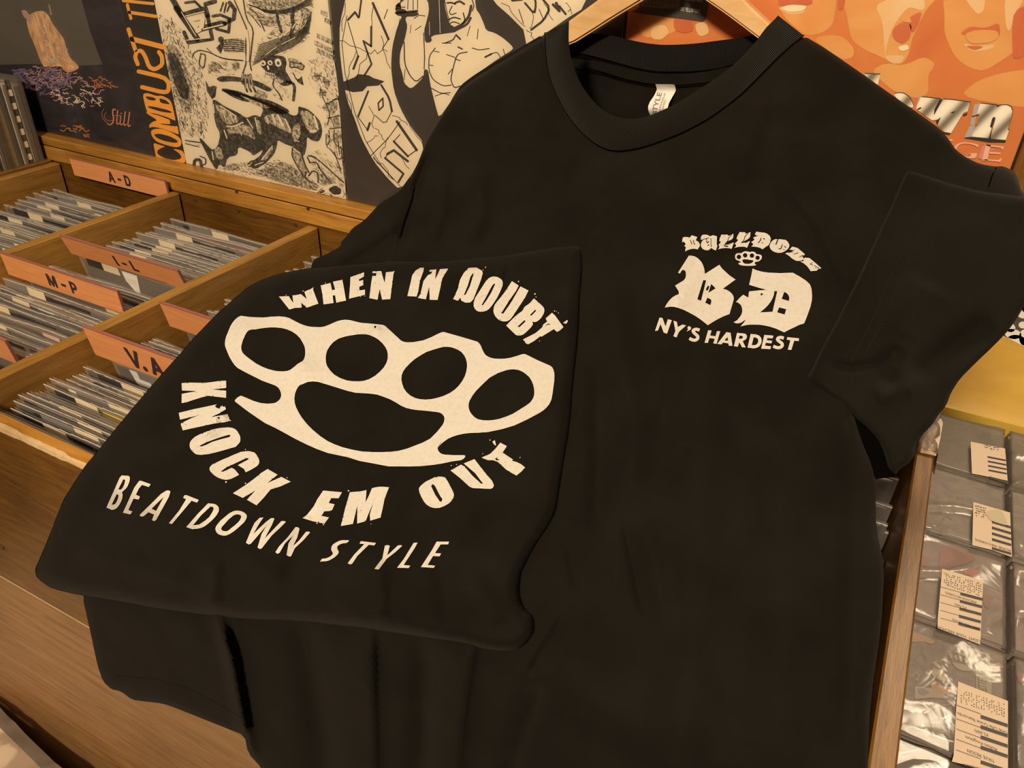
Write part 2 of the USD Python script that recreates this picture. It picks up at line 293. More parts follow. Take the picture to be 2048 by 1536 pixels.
for si, (xa, xb, ya, yb, n, pal, place) in enumerate(SEC):
    pal = pal.split(); deg = 4 if si == 3 else 8
    for i in range(n):
        y = ya + (yb - ya) * (i + .5) / n + rng.uniform(-.0008, .0008); tone = pal[int(rng.integers(len(pal)))]; var = int(rng.integers(5))
        if si == 7 and i == 8: tone, var = 'yellow', 1
        if si == 1 and i == 17: tone, var = 'red', 0
        if si == 3 and i == 7: tone, var = 'yellow', 0
        lab = f'{WORD[tone]} seven-inch record in clear sleeve, {place}'
        record(tone, var, rng.uniform(xa, xb), y, -.3665 + rng.uniform(-.0045, .0035) + (.004 if si == 7 else 0), math.radians(deg + rng.uniform(-1.5, 1.5)), rng.uniform(-.012, .012), lab, f'{WORD[tone]} records {place}')
# right-hand bin, seen through the gap between the shirt and the side panel
for i, (tone, px, zt) in enumerate((('white', (1796, 955), -.372), ('grey', (1783, 1010), -.380), ('dark', (1774, 1046), -.382), ('pale', (1779, 1062), -.395), ('dark', (1766, 1120), -.395))):
    q = onZ(px, zt)[0]; lab = f'{WORD[tone]} record in crumpled sleeve in the shadowed bin right of the shirt'
    record(tone, 0, min(q[0] - .0925, -.0395), q[1], zt, math.radians(10), 0, lab, f'{WORD[tone]} records in the shadowed right bin')
# long-playing records standing in the bin at far left, their right edges facing the room
lpcol = ['dark', 'grey', 'dark', 'pale', 'dark', 'cream', 'dark', 'grey', 'dark', 'pale', 'grey', 'dark']
lpname = ['black', 'grey', 'black', 'off-white', 'black', 'cream', 'black', 'grey', 'black', 'off-white', 'grey', 'black']
y = .6655
ORD = 'rearmost second third fourth fifth sixth seventh eighth ninth tenth eleventh twelfth'.split()
for i in range(12):
    th = .0045 + .0015 * ((i * 7) % 4); zt = -.2325 - .002 * ((i * 5) % 3)
    w = 'rearmost' if i == 0 else ORD[i] + ' from the rear'
    t = thing('album_sleeve', f'{lpname[i]} album edge standing at far left, {w}', 'record', (-1.25, y, zt - .315), 'albums standing in the far left bin')
    part(t, 'jacket', bx(-1.408, -1.0925 - .001 * (i % 3), y - th, y - .0008, zt - .315, zt - .004, .0008), 'jacket_' + lpcol[i])
    part(t, 'outer_sleeve', bx(-1.410, -1.0915 - .001 * (i % 3), y - th - .0005, y - .0003, zt - .316, zt + .002), 'film_milky')
    if i == 2:
        for k in range(9): part(t, 'checker_mark', bx(-1.0936, -1.0930, y - th + .0005, y - .0012, zt - .018 - .017 * k, zt - .010 - .017 * k), 'strip_cream')
    y -= th + .0006
# ---------------------------------------------------------------- album covers leaning on the ledge
def proj_lp(k=1):
    yy = .6902 - .00018 * k
    return lambda p: onY(p, yy)
def rnd_strokes(region, n, l0, l1, w, seed, ang=0.2, spread=.6):
    g = np.random.default_rng(seed); P = Polygon(region); x0, y0, x1, y1 = P.bounds; out = []
    while len(out) < n:
        p = g.uniform((x0, y0), (x1, y1))
        if not P.contains(Point(p)): continue
        a = ang + g.normal(0, spread); l = g.uniform(l0, l1); d = np.array([math.cos(a), math.sin(a)]) * l; q = np.array([-d[1], d[0]]) * g.uniform(-.35, .35)
        out.append(LineString([p - d / 2, p - d / 6 + q, p + d / 6 - q * .5, p + d / 2]).buffer(g.uniform(.5, 1) * w / 2, cap_style=1))
    return unary_union(out)
def album(name, label, x0, x1, base):
    t = thing(name, label, 'album', ((x0 + x1) / 2, .69, -.311))
    part(t, 'jacket', bx(x0, x1, .6902, .6945, -.3110, .003, .0005), base)
    return t
def close_lp(t, x0, x1, film_='film_lp'):
    n, mz = 26, 26; X, Z = np.meshgrid(np.linspace(x0 - .001, x1 + .001, n), np.linspace(-.3108, .006, mz)); P = np.c_[X.ravel() * 9, Z.ravel() * 9, X.ravel() * 0 + x0]
    v = np.c_[X.ravel(), .6880 - .0012 * (meshkit.fbm(P, 3, 2) - .5), Z.ravel()]; i = np.arange(n * (mz - 1)); i = i[i % n != n - 1]
    part(t, 'clear_sleeve', (v, np.vstack([np.c_[i, i + 1, i + n + 1], np.c_[i, i + n + 1, i + n]])), film_, smooth=True)
speckle('cover_night', (.010, .009, .014), (.045, .036, .050), 11, .45, detail=8, stretch=(1, 1, 3), lo=.35, hi=.75, dist=1.5)
speckle('paint_amber', (.40, .16, .06), (.86, .56, .30), 42, .5, detail=6, stretch=(2.2, 1, .8), lo=.32, hi=.62, dist=1.6)
plain('paint_violet', (.17, .13, .24), .5); plain('paint_rose', (.52, .30, .28), .5); plain('paint_bone', (.74, .64, .54), .5); plain('paint_rust', (.46, .17, .06), .5); plain('paint_coral', (.66, .25, .17), .5); plain('paint_smoke', (.15, .12, .09), .55)
speckle('cover_cream', (.74, .64, .48), (.80, .71, .55), 14, .5); plain('print_black', (.020, .018, .016), .5); plain('print_orange', (.86, .40, .07), .45)
speckle('graphite_dark', (.022, .020, .016), (.24, .21, .16), 330, .6, detail=5, lo=.46, hi=.82)
speckle('graphite_mid', (.06, .05, .04), (.66, .57, .42), 300, .6, detail=5, lo=.36, hi=.62)
speckle('graphite_light', (.22, .19, .14), (.76, .66, .50), 280, .6, detail=5, lo=.28, hi=.50)
speckle('cover_black', (.040, .033, .030), (.062, .050, .046), 6, .4)
speckle('cover_flame', (.60, .17, .045), (.66, .26, .07), 12, .45, detail=5, lo=.3, hi=.7, dist=.8)
speckle('paint_tan', (.68, .32, .09), (.72, .40, .14), 16, .45, detail=5, dist=.8); speckle('paint_peach', (.72, .46, .21), (.76, .56, .32), 18, .45, detail=4)
speckle('paint_ember', (.52, .12, .04), (.60, .17, .06), 18, .45); plain('paint_teeth', (.86, .74, .52), .45); plain('paint_blush', (.80, .48, .38), .45)
mat('chrome_ink', {'g': ('geometry', {}), 'w': ('wave_texture', dict(wave_type='bands', bands_direction='diagonal', scale=34, distortion=.6, detail=1)), 'm': ('mapping', dict(rotation=(0, 0, 0), scale=(1, 0, -.55))),
                   'r': ('rgb_ramp', dict(ramp=[(0, (.22, .19, .15)), (.35, (.60, .55, .46)), (.7, (.84, .79, .68)), (1, (.88, .84, .74))])), 'p': ('principled_bsdf', dict(roughness=.3))},
    [('g.position', 'm.vector'), ('m.vector', 'w.vector'), ('w.fac', 'r.fac'), ('r.color', 'p.base_color')])
# first cover: night painting
t = album('album_cover', 'dark blue album cover with an amber painted tower and the word Still', -1.208, -.8935, 'cover_night')
part(t, 'painted_tower', film(pg('52,40 60,28 74,22 88,22 98,32 104,46 116,62 128,78 133,98 140,116 152,126 160,136 140,146 128,142 122,132 104,134 88,136 78,116 70,92 58,66', sm=2), proj_lp(2)), 'paint_amber')
part(t, 'painted_figure', film([pg('42,20 52,20 60,32 64,44 58,42 47,34', sm=1), pg('96,6 100,14 104,30 101,30'), rnd_strokes([(48, 130), (150, 140), (165, 160), (60, 165)], 26, 6, 16, 2.4, 1)], proj_lp(3)), 'paint_rose')
WAV = [(40, 145), (110, 132), (150, 150), (205, 185), (200, 215), (120, 205), (60, 178)]
part(t, 'painted_waves', film(rnd_strokes([(22, 140), (90, 132), (150, 155), (120, 175), (80, 190), (40, 165)], 110, 6, 18, 3.0, 2), proj_lp(2)), 'paint_violet')
part(t, 'painted_waves', film(rnd_strokes(WAV, 46, 6, 20, 2.0, 3), proj_lp(3)), 'paint_rose')
part(t, 'painted_foam', film(rnd_strokes([(95, 175), (150, 165), (208, 200), (190, 222), (110, 200)], 30, 6, 16, 2.0, 4, .35), proj_lp(4)), 'paint_bone')
part(t, 'painted_glow', film([rnd_strokes([(165, 160), (185, 150), (240, 168), (235, 178), (185, 172)], 22, 5, 13, 2.2, 5), rnd_strokes([(116, 244), (150, 250), (185, 258), (180, 276), (140, 268)], 9, 8, 22, 3.2, 6, .25, .2)], proj_lp(3)), 'paint_rust')
part(t, 'painted_glow', film(rnd_strokes([(60, 40), (100, 40), (125, 90), (150, 130), (100, 130)], 30, 5, 16, 1.8, 7, 1.1, .5), proj_lp(3)), 'paint_bone')
S = lambda s, w, c=2: stroke(s, w, 0, 0, 1, c)
part(t, 'lettering', film([S('230.5,219.5 227,218.2 225.2,221 225.6,228 227.4,237 225.6,246 220,250 215.6,247.6', 2.9), S('220,250 210,243 204.5,234 203.6,224 208,217.8', .9), S('225,240.5 216,242.4 209,236 208.8,229 213.5,224', .9), S('235.2,221 233.4,245 235.4,248.4 238.4,247', 2.5, 0), S('229.8,230.8 240.4,231.4', 1.3, 0),
     S('241.6,232 240.2,246.5 242.2,249.6 245,248', 2.4, 0), S('242.4,226.6 242.5,227', 2.8, 0), S('250.6,223.5 247.4,248 249.2,250.8 252,249', 2.5, 0), S('259.2,225 255.6,250 257.6,252.8 260.6,250.6', 2.5, 0)], proj_lp(4)), 'paint_coral')
part(t, 'haze_flap', film(pg('-40,-20 160,-20 163,0 180,62 205,129 170,131 128,128 100,130 60,128 0,130 -60,130'), lambda p: onY(p, .6893)), 'film_milky', label='milky flap sheet carrying the grey reflection haze of the clear sleeve')  # the plastic's grey reflection haze is put into this milky sheet
close_lp(t, -1.208, -.8935)
# second cover: pencil drawing with an orange title running up a black band
t = album('album_cover', 'cream pencil-drawn album cover with orange COMBUST lettering on a black band', -.8925, -.5770, 'cover_cream')
bw = onY((372.5, 326), .69)[0, 0]; part(t, 'title_band', bx(-.8924, bw, .69000, .69015, -.3108, .0025), 'print_black')
A = lambda s, *h: pg(s, h, 240, 200, 7.68, 1); B_ = lambda s, w: stroke(s, w, 0, 0, 2.926, 1)
part(t, 'lettering', film([
    A('508,655 610,690 700,715 640,735 580,770 568,810 600,850 700,900 830,925 930,905 945,870 900,810 800,745 960,775 1000,860 1008,975 800,935 620,905 555,885 535,790'),
    A('470,480 520,445 640,440 800,500 920,580 950,650 930,710 860,730 700,690 560,640 490,560', '520,530 600,515 760,555 880,620 890,650 830,660 680,630 560,580'),
    A('392,170 500,215 600,240 740,295 760,300 778,375 650,362 600,368 850,408 885,395 908,535 840,505 620,430 500,412 445,430 450,378 500,335 578,312 420,215'),
    A('345,-90 420,-110 560,-60 640,-70 760,-10 800,60 858,320 830,312 720,262 560,212 430,192 395,130', '415,95 500,98 720,150 800,185 780,200 640,182 460,128', '390,-60 520,-40 560,0 500,10 420,-10', '600,-30 700,0 745,40 770,70 620,45'),
    B_('812,418 958,452 988,485 985,535 952,540 832,510', 25), B_('806,375 790,335 800,300 828,296 850,330 872,392 905,408 950,380 948,330 930,305', 24),
    B_('752,172 792,292', 24), B_('772,228 958,276', 30), B_('745,28 766,108', 18), B_('758,72 912,96', 20), B_('722,4 895,22', 18)], proj_lp(2)), 'print_orange')
T2 = lambda s, sm=1: pg(s, (), 360, 0, 3.735, sm); t2 = lambda s, w, sm=1: stroke(s, w, 360, 0, 3.735, sm); B2 = lambda s, sm=1: pg(s, (), 360, 180, 3.735, sm); b2 = lambda s, w, sm=1: stroke(s, w, 360, 180, 3.735, sm)
def pts(P): return np.array(P.exterior.coords)
part(t, 'pencil_shading', film([pg('322,34 348,44 366,60 378,92 392,120 404,150 412,190 416,230 408,262 384,276 362,270 350,230 338,170 328,90', sm=1), T2('485,-20 990,-20 985,60 985,140 960,260 900,330 780,400 640,430 540,490 510,470 600,400 560,330 660,250 720,200 640,200 560,150 490,100'),
    T2('940,470 1000,430 1060,350 1150,440 1170,560 1190,747 1100,747 1040,690 970,660'), T2('180,510 260,450 330,470 440,460 460,520 330,580 280,600 240,560'), T2('540,540 640,560 760,620 830,700 820,747 720,747 640,640'), T2('800,430 900,440 935,500 900,560 820,560'),
    B2('960,470 1060,440 1130,520 1230,640 1240,800 1060,720 1000,640'), B2('1090,130 1150,60 1190,80 1210,400 1225,560 1150,480 1100,380'), B2('30,370 150,390 150,430 40,410'), B2('250,610 340,545 470,540 570,600 700,560 760,515 870,565 930,640 1040,700 1030,760 700,695 470,645')], proj_lp(1)), 'graphite_light')
part(t, 'pencil_shading', film([pg('330,92 348,88 362,106 372,136 384,168 388,200 380,226 366,222 352,190 340,150', sm=1), T2('500,-20 960,-20 930,40 820,85 690,92 570,60'), T2('560,115 700,128 760,130 730,190 650,200 590,170'), T2('900,60 960,60 985,130 965,220 900,280 820,290 880,220 905,140'), T2('540,480 600,420 680,380 740,300 800,260 860,250 800,330 720,400 640,440'),
    T2('210,500 260,460 300,480 320,500 270,540 240,530 210,560'), T2('385,470 440,475 445,515 400,520'), T2('300,300 450,280 480,330 470,390 330,390'), T2('560,660 660,700 640,747 540,740'), T2('800,430 870,440 925,480 905,520 830,500'), B2('300,600 380,545 460,555 420,600'), B2('540,610 700,575 760,530 860,580 930,650 1030,715 1020,755 760,700'),
    B2('1050,130 1130,70 1185,130 1140,190 1090,150'), B2('1130,220 1180,190 1200,270 1150,290'), B2('1130,330 1200,310 1210,380 1150,400'), B2('1000,640 1080,620 1180,700 1100,720'),
    *[T2(f'{x},{y} {x + w},{y + w * .45} {x + w},{y + w * .45 + 36} {x},{y + 36}', 0) for x, y, w in ((1022, 246, 24), (1054, 262, 80), (1004, 300, 64), (1076, 336, 66), (1020, 356, 60), (1088, 388, 56), (1050, 70, 50), (1080, 130, 40))]], proj_lp(2)), 'graphite_mid')
hs = []
for reg, n, a, s_, w in (([(318, 30), (350, 40), (400, 130), (420, 220), (410, 275), (360, 272), (335, 150)], 420, 1.1, .8, .8), ([(495, 0), (625, 0), (622, 70), (590, 95), (540, 115), (500, 120), (545, 60), (500, 30)], 260, .35, .5, .7), ([(612, 120), (640, 100), (670, 140), (682, 260), (690, 370), (660, 320), (640, 220)], 150, 1.2, .7, .7), ([(440, 330), (560, 320), (640, 370), (630, 380), (500, 350)], 220, .3, .7, .8), ([(620, 310), (680, 330), (690, 390), (640, 370)], 70, .7, .5, .7), ([(410, 125), (480, 120), (470, 150), (420, 150)], 60, .5, .5, .7)):
    g0 = np.random.default_rng(n); P = Polygon(reg); x0, y0, x1, y1 = P.bounds; k = 0
    while k < n:
        p = g0.uniform((x0, y0), (x1, y1))
        if P.contains(Point(p)):
            k += 1; q = a + g0.normal(0, s_ * .5); d = np.array([math.cos(q), math.sin(q)]) * g0.uniform(1.5, 4.5); hs.append(LineString([p - d, p + d]).buffer(w * g0.uniform(.3, .6), 1))
part(t, 'pencil_hatching', film(hs, proj_lp(3)), 'graphite_dark')
DK = [pg('334,108 346,104 358,120 368,150 378,180 376,200 362,196 350,170 342,140', sm=1), *[t2(q, w, 0) for q, w in (('20,110 188,62 205,120', 36), ('205,120 240,290 62,318 30,240', 26), ('-30,60 130,290', 40), ('-60,-10 10,110', 40), ('40,20 110,10 150,50', 18), ('190,30 260,10', 30), ('150,215 330,170', 44), ('245,120 300,110 372,140 362,240 270,215', 20), ('330,175 400,140 408,70 370,20', 28))],
    T2('270,590 300,568 400,570 500,588 600,612 690,665 662,688 560,640 470,612 380,605 300,612'), T2('298,662 360,662 430,690 520,718 610,735 700,760 830,830 760,860 620,800 600,760 480,760 380,720'), T2('608,440 650,420 720,412 782,422 796,470 782,520 806,560 842,622 800,640 762,640 700,590 640,530 600,490'),
    t2('800,610 846,622 856,660 846,747', 20), t2('305,292 306,300', 40, 0), T2('312,312 270,358 303,402 328,322', 0), T2('850,560 882,600 908,568 922,638 880,615', 0), T2('190,600 215,650 250,640 272,645 262,720 238,740 200,680', 0), T2('712,100 735,110 745,170 770,240 750,250 728,180', 1), t2('850,60 835,130 850,190 825,260', 26),
    B2('240,78 262,72 330,120 440,172 480,200 500,208 545,190 572,188 600,205 622,150 606,125 540,90 440,56 330,14 300,0 420,0 560,60 700,112 760,142 845,195 882,182 884,120 905,128 935,136 965,150 1002,182 1045,232 1062,300 1052,352 1030,386 982,376 946,345 944,420 930,480 914,492 862,440 835,420 780,402 726,370 722,420 700,480 640,545 565,590 520,572 545,530 602,488 622,442 592,460 545,492 520,460 432,420 428,485 352,502 332,582 292,550 272,602 232,540 180,440 143,368 152,356 200,410 242,450 282,420 302,330 262,250')]
part(t, 'pencil_drawing', film(DK, proj_lp(4)), 'graphite_dark')
part(t, 'pencil_tone', film([B2('258,95 330,140 420,190 445,235 360,265 310,215 275,150'), B2('345,292 470,250 540,290 568,380 500,335 410,322 360,330'), B2('625,195 720,170 800,225 842,330 780,305 680,250 640,245'), B2('892,150 960,158 1030,230 1042,310 985,330 935,275'), B2('842,270 892,240 905,330 862,400 838,350'), B2('560,220 600,230 610,330 580,330'), B2('250,440 300,420 330,520 280,520'), B2('600,520 680,420 700,440 640,530'), T2('620,520 700,560 780,600 760,630 680,590'), B2('842,436 912,470 932,560 962,612 920,632 868,560 834,492'), B2('430,30 560,80 680,130 640,140 540,100')], proj_lp(5)), 'graphite_mid')
FINE = [t2(q, w) for q, w in (('400,-10 470,150 500,222 488,330 495,465 468,545', 7), ('470,-10 492,130 548,222 536,330 520,470 532,525', 7), ('90,430 100,395 140,372 220,390 320,440 470,452', 6), ('200,360 250,410 340,440 460,450', 5), ('470,545 458,600 470,625', 12), ('488,560 484,640 500,682', 12), ('508,560 514,650 530,682', 12), ('524,555 540,640 562,682', 12), ('300,82 322,18', 9), ('328,92 345,20', 9), ('350,84 372,30', 9), ('520,60 580,110 630,230', 7), ('500,90 540,120 600,200', 6), ('155,398 192,410 176,515 138,480 155,398', 7), ('820,458 930,482 912,526 870,500 820,505 820,458', 7), ('700,590 690,640 740,700 760,747', 8), ('845,545 870,600 890,590', 6), ('640,545 660,552 700,560', 10))]
FINE += [t2(f'{540 + 5 * i},{486 - 15 * i} {690 + 6 * i},{410 - 13 * i} {870 + 5 * i},{336 - 11 * i} {962 + 2 * i},{236 - 15 * i}', 4) for i in range(11)] + [t2(f'{500 + 14 * i},{30 + 4 * i} {640},{80 + 3 * i} {820},{70 + 5 * i} {980},{-20 + 8 * i}', 4) for i in range(7)] + [t2(f'{300 + 6 * i},{300 + 16 * i} {400},{296 + 16 * i} {480},{306 + 16 * i}', 4) for i in range(6)]
for ox_, oy_ in ((1002, 540), (1072, 584), (1044, 664)): FINE += [t2(f'{ox_ + 12 * k},{oy_ + 4 * k} {ox_ + 8 + 12 * k},{oy_ + 44 + 4 * k}', 4, 0) for k in range(4)] + [t2(f'{ox_ - 6},{oy_ + 28} {ox_ + 52},{oy_ + 24}', 4, 0)]
FINE += [b2(q, w) for q, w in (('1090,100 1120,180 1100,260', 5), ('1060,40 1090,110 1170,60', 5), ('1100,210 1190,190', 5), ('1115,290 1200,280', 5), ('1110,300 1120,380 1090,420 1130,450', 5), ('1090,330 1090,410', 5), ('1150,300 1150,400 1210,440', 6), ('1120,440 1180,520 1220,500', 6), ('1150,460 1200,600', 6), ('1180,380 1190,480', 5), ('1200,420 1230,640', 6), ('960,490 1010,500 1220,690', 9), ('970,540 1020,540 1050,600 1150,720', 9), ('950,500 970,545', 8), ('840,432 835,490 870,560 920,640', 9), ('905,470 932,560 962,615', 8), ('960,640 990,600 1030,620 1030,690', 9), ('940,610 930,660 980,690', 8), ('505,555 530,530 600,520', 8), ('515,570 560,560', 8), ('100,570 110,520 150,520 160,580', 20), ('150,495 190,510 192,550 170,560', 8), ('40,376 150,392', 7), ('40,400 140,424', 5), ('1030,770 1060,735 1100,740 1130,790', 8))]
part(t, 'pencil_lines', film(FINE, proj_lp(6)), 'graphite_dark')
HL = [b2(q, w) for q, w in (('350,272 400,272 470,242', 11), ('300,118 350,150 420,196', 8), ('320,160 345,230', 6), ('375,180 400,240', 6), ('410,205 425,245', 6), ('690,188 712,245', 14), ('730,190 768,268', 17), ('785,218 824,300', 12), ('650,205 660,250', 9), ('500,215 545,285', 8), ('560,205 575,270', 8), ('330,300 350,360', 9), ('860,282 892,300', 6), ('856,330 890,346', 6), ('852,372 890,386', 6), ('1002,196 1030,290', 13), ('915,180 960,270', 6), ('975,310 1015,305', 16), ('610,520 690,420', 9), ('560,560 620,540', 7), ('250,110 256,170', 8), ('240,460 250,520', 9), ('850,440 895,470', 8), ('470,260 500,310', 5), ('440,290 460,340', 5))]
HL += [t2(q, w) for q, w in (('40,120 180,85', 8), ('50,300 222,282', 7), ('10,90 120,270', 7), ('165,220 318,184', 11), ('270,140 350,160', 7), ('105,140 170,130 160,210 130,230', 34), ('620,470 622,472', 40), ('672,468 674,470', 36), ('730,460 735,476', 46), ('655,495 662,515', 14), ('632,540 700,556', 14), ('700,150 560,140', 5), ('930,100 900,200', 6), ('720,350 640,410', 6), ('860,280 760,330', 6), ('470,548 462,600', 5), ('490,570 492,660', 5), ('512,570 522,660', 5), ('526,560 546,650', 5), ('495,230 510,330 505,450', 20), ('745,280 765,260', 12), ('785,255 805,235', 12), ('840,210 860,180', 10))]
HL += [B2('1028,770 1090,715 1160,692 1215,735 1228,800 1160,795 1100,765 1060,780')]
part(t, 'paper_highlight', film(HL, proj_lp(7)), 'cover_cream')
part(t, 'pencil_detail', film([t2('618,472 620,474', 14, 0), t2('672,470 674,472', 14, 0), t2('732,468 734,474', 18, 0), *[t2(f'{640 + 14 * k},{534 + 3 * k} {640 + 14 * k},{556 + 3 * k}', 4, 0) for k in range(5)], B2('1104,740 1160,710 1206,740 1200,780 1140,782'), b2('1050,765 1070,755', 20, 0)], proj_lp(8)), 'graphite_dark')
close_lp(t, -.8925, -.5770)
# third cover: black with a cracked stone ring and a man raising his fist
t = album('album_cover', 'black and cream album cover with a cracked lettered ring and fist-raising man', -.5745, -.2560, 'cover_black')
H3 = lambda s, sm=1: pg(s, (), 600, 0, 3.2, sm); J3 = lambda s, w, sm=0, c=1: stroke(s, w, 600, 0, 3.2, sm, c); K5 = lambda s, sm=1: pg(s, (), 650, 0, 4.995, sm); L5 = lambda s, w, sm=1: stroke(s, w, 650, 0, 4.995, sm)
part(t, 'stone_ring', film([H3('300,-60 290,0 255,150 252,300 270,470 300,640 350,760 390,880 470,1030 560,1140 640,1218 740,1080 800,925 700,800 640,690 600,580 582,430 590,300 620,180 655,100 640,0 640,-60', 1),
     H3('1215,-30 1260,30 1340,100 1430,190 1452,300 1520,250 1720,110 1800,62 1830,0 1830,-60 1215,-60', 0)], proj_lp(1)), 'cover_cream')
part(t, 'figure', film([K5('820,-60 800,0 710,40 700,110 800,120 840,150 800,185 825,260 795,400 750,520 745,650 775,740 790,830 850,885 890,865 985,770 990,690 1030,700 1045,800 1060,880 1090,1000 1110,1080 1140,1180 1260,1010 1400,820 1740,580 1885,490 1860,450 1780,380 1700,330 1610,305 1580,220 1545,140 1510,95 1500,0 1500,-60 1200,-60 1195,60 1225,170 1245,240 1300,275 1360,255 1310,320 1250,330 1060,355 1065,420 1000,430 990,300 1010,230 1040,110 1030,10 960,-60')], proj_lp(1)), 'cover_cream')
g = np.random.default_rng(5); cr = []
for a, b in (((255, 260), (420, 330)), ((420, 330), (560, 330)), ((470, 40), (460, 170)), ((520, 230), (580, 440)), ((360, 330), (300, 520)), ((430, 330), (360, 520)), ((300, 600), (340, 780)), ((440, 680), (470, 820)), ((480, 820), (540, 900)), ((590, 740), (690, 800)), ((500, 870), (430, 920)), ((560, 880), (520, 1010)), ((700, 800), (790, 930)), ((470, 1000), (600, 1150)), ((640, 1000), (700, 1080)), ((1290, 20), (1440, 170)), ((1500, 60), (1470, 180)), ((1560, 20), (1620, 130)), ((1700, 20), (1740, 90)), ((1450, 190), (1500, 260)), ((290, 20), (270, 200))):
    k = 6; p = np.linspace(a, b, k); p[1:-1] += g.normal(0, 9, (k - 2, 2)); cr.append(LineString(p / 3.2 + [600, 0]).buffer(.55))
cr += [J3('300,100 268,280 288,470 350,720 420,900 520,1060 640,1190', 4), J3('640,120 604,300 604,560 660,690 740,810 800,910', 4)]
part(t, 'ring_lettering', film(cr + [J3('306,128 352,78 374,112', 13), J3('392,0 378,108', 11), J3('306,140 372,362', 5), J3('372,360 342,440', 14), J3('456,172 455,296', 13), J3('455,296 405,262 458,410 412,482', 11), J3('466,20 566,250', 15), J3('566,250 528,312', 5), J3('538,120 560,60', 5),
     H3('272,526 350,494 372,474 440,482 470,500 540,520 500,548 430,552 400,584 340,590 285,574', 0), J3('436,585 372,745', 12), J3('372,750 432,832', 5), J3('432,832 446,788', 14), J3('520,545 572,630 588,712', 13, 1), J3('588,712 545,796 480,738', 5, 1), J3('500,660 530,628 532,680 505,706 500,660', 9),
     J3('620,778 746,960', 17), J3('746,960 690,1000', 6), J3('690,1000 600,905', 13), J3('600,905 640,860', 5), J3('560,985 600,962 690,1032', 15), J3('560,985 545,1012', 6), J3('545,1012 662,1112 630,1165', 13), J3('450,1000 560,890 640,780', 5), J3('470,1010 600,1150', 5),
     J3('1360,0 1420,-6', 20), J3('1440,20 1500,90 1510,30 1500,-30', 13, 1), J3('1540,-20 1600,50 1560,130 1480,190', 14, 1), J3('1400,60 1430,150', 5), J3('1620,30 1660,70 1640,20', 18), J3('1660,40 1700,90', 14), J3('1560,130 1530,60', 5)], proj_lp(2)), 'cover_black')
ln = [L5(q, w) for q, w in (('1195,0 1215,110 1245,215', 7), ('1220,30 1260,25 1300,40', 16), ('1300,30 1345,10 1390,40', 20), ('1270,60 1240,120 1260,150 1310,130', 9), ('1225,200 1290,170 1350,190', 13), ('1240,240 1280,215 1340,235', 10), ('1380,130 1400,200 1370,240', 12), ('1460,60 1440,160 1380,240 1300,280', 26), ('1470,0 1490,60 1470,110', 10), ('1310,300 1420,245 1455,180', 22), ('1310,350 1350,390', 18), ('1330,470 1370,490', 14),
     ('1470,480 1540,500 1640,485', 9), ('1420,520 1330,535 1300,600 1270,720', 10), ('1215,545 1300,575', 8), ('1300,590 1350,605', 9), ('1270,720 1255,800 1290,880 1350,860', 10), ('1270,690 1230,740', 8), ('1600,570 1660,540', 18), ('1650,540 1720,520 1750,570', 8), ('1780,490 1800,560', 7), ('1530,290 1520,390', 7), ('1420,360 1450,260', 6), ('1100,480 1040,560 1035,700 1080,800 1180,860 1260,850', 9), ('1040,650 1080,655', 7), ('1090,510 1140,520', 7), ('1170,430 1260,430', 8), ('1060,880 1160,935 1250,925', 9), ('1100,960 1180,930 1240,950', 7),
     ('790,420 795,640 850,760 910,820 980,760', 11), ('800,690 790,800', 6), ('985,330 995,560 990,690', 9), ('860,250 850,330', 5), ('900,300 960,260', 6), ('890,185 940,150 1000,160', 7), ('830,0 825,90', 7), ('880,0 880,95', 7), ('925,0 925,90', 7), ('715,75 800,70', 8), ('740,40 800,-20', 9), ('710,130 920,110', 22), ('1015,360 1060,400', 16), ('1200,430 1280,400 1300,360', 12))]
part(t, 'line_drawing', film(ln + [K5('705,85 800,90 820,130 900,110 945,140 900,165 800,165 710,155')], proj_lp(2)), 'cover_black')
part(t, 'string_lines', film([L5('1140,0 1150,330', 6, 0), L5('1042,220 1045,350', 5, 0)], proj_lp(2)), 'cover_cream')
close_lp(t, -.5745, -.2560)
# fourth cover: shouting faces in orange
t = album('album_cover', 'orange album cover of shouting painted faces with chrome letters wn', -.2535, .0610, 'cover_flame')
N = lambda s, sm=2: pg(s, (), 1500, 0, 3.737, sm); O = lambda s, w, sm=1, c=1: stroke(s, w, 1500, 0, 3.737, sm, c)
part(t, 'painted_face', film([N('200,-40 650,-40 640,60 620,180 560,240 430,272 330,200 240,110'), N('660,-40 720,90 740,210 760,300 850,370 1010,440 1060,475 1140,480 1190,400 1210,290 1310,80 1420,-40'), N('1440,-40 1455,120 1450,250 1530,430 1640,510 1750,535 1900,440 2060,330 2200,200 2200,-40'),
     N('460,290 600,258 700,275 780,360 770,430 690,450'), N('900,530 1010,470 1150,490 1300,420 1380,470 1370,510 1330,560 1335,700 1250,740 1080,690'), N('1560,720 1700,600 1900,540 2200,500 2200,800 1980,800'), N('-850,150 -700,60 -560,90 -520,200 -600,260 -800,290')], proj_lp(1)), 'paint_tan')
part(t, 'painted_highlight', film([N('930,40 1060,-20 1300,-40 1310,60 1280,80 1190,50 1130,110 1070,200 1030,310 1010,420 1060,410 1160,420 1130,470 1070,480 1010,440 1000,300 990,160'), N('1590,-40 1760,-40 1750,80 1700,110 1640,40'), N('1900,-40 2060,-40 1990,100 1940,240 1910,200'), N('200,60 300,40 420,60 400,100 290,110'), N('1580,320 1700,345 1840,330 1800,370 1660,390'), N('-740,200 -640,180 -600,240 -660,300 -740,290'), N('-420,180 -330,160 -300,250 -380,280')], proj_lp(2)), 'paint_peach')
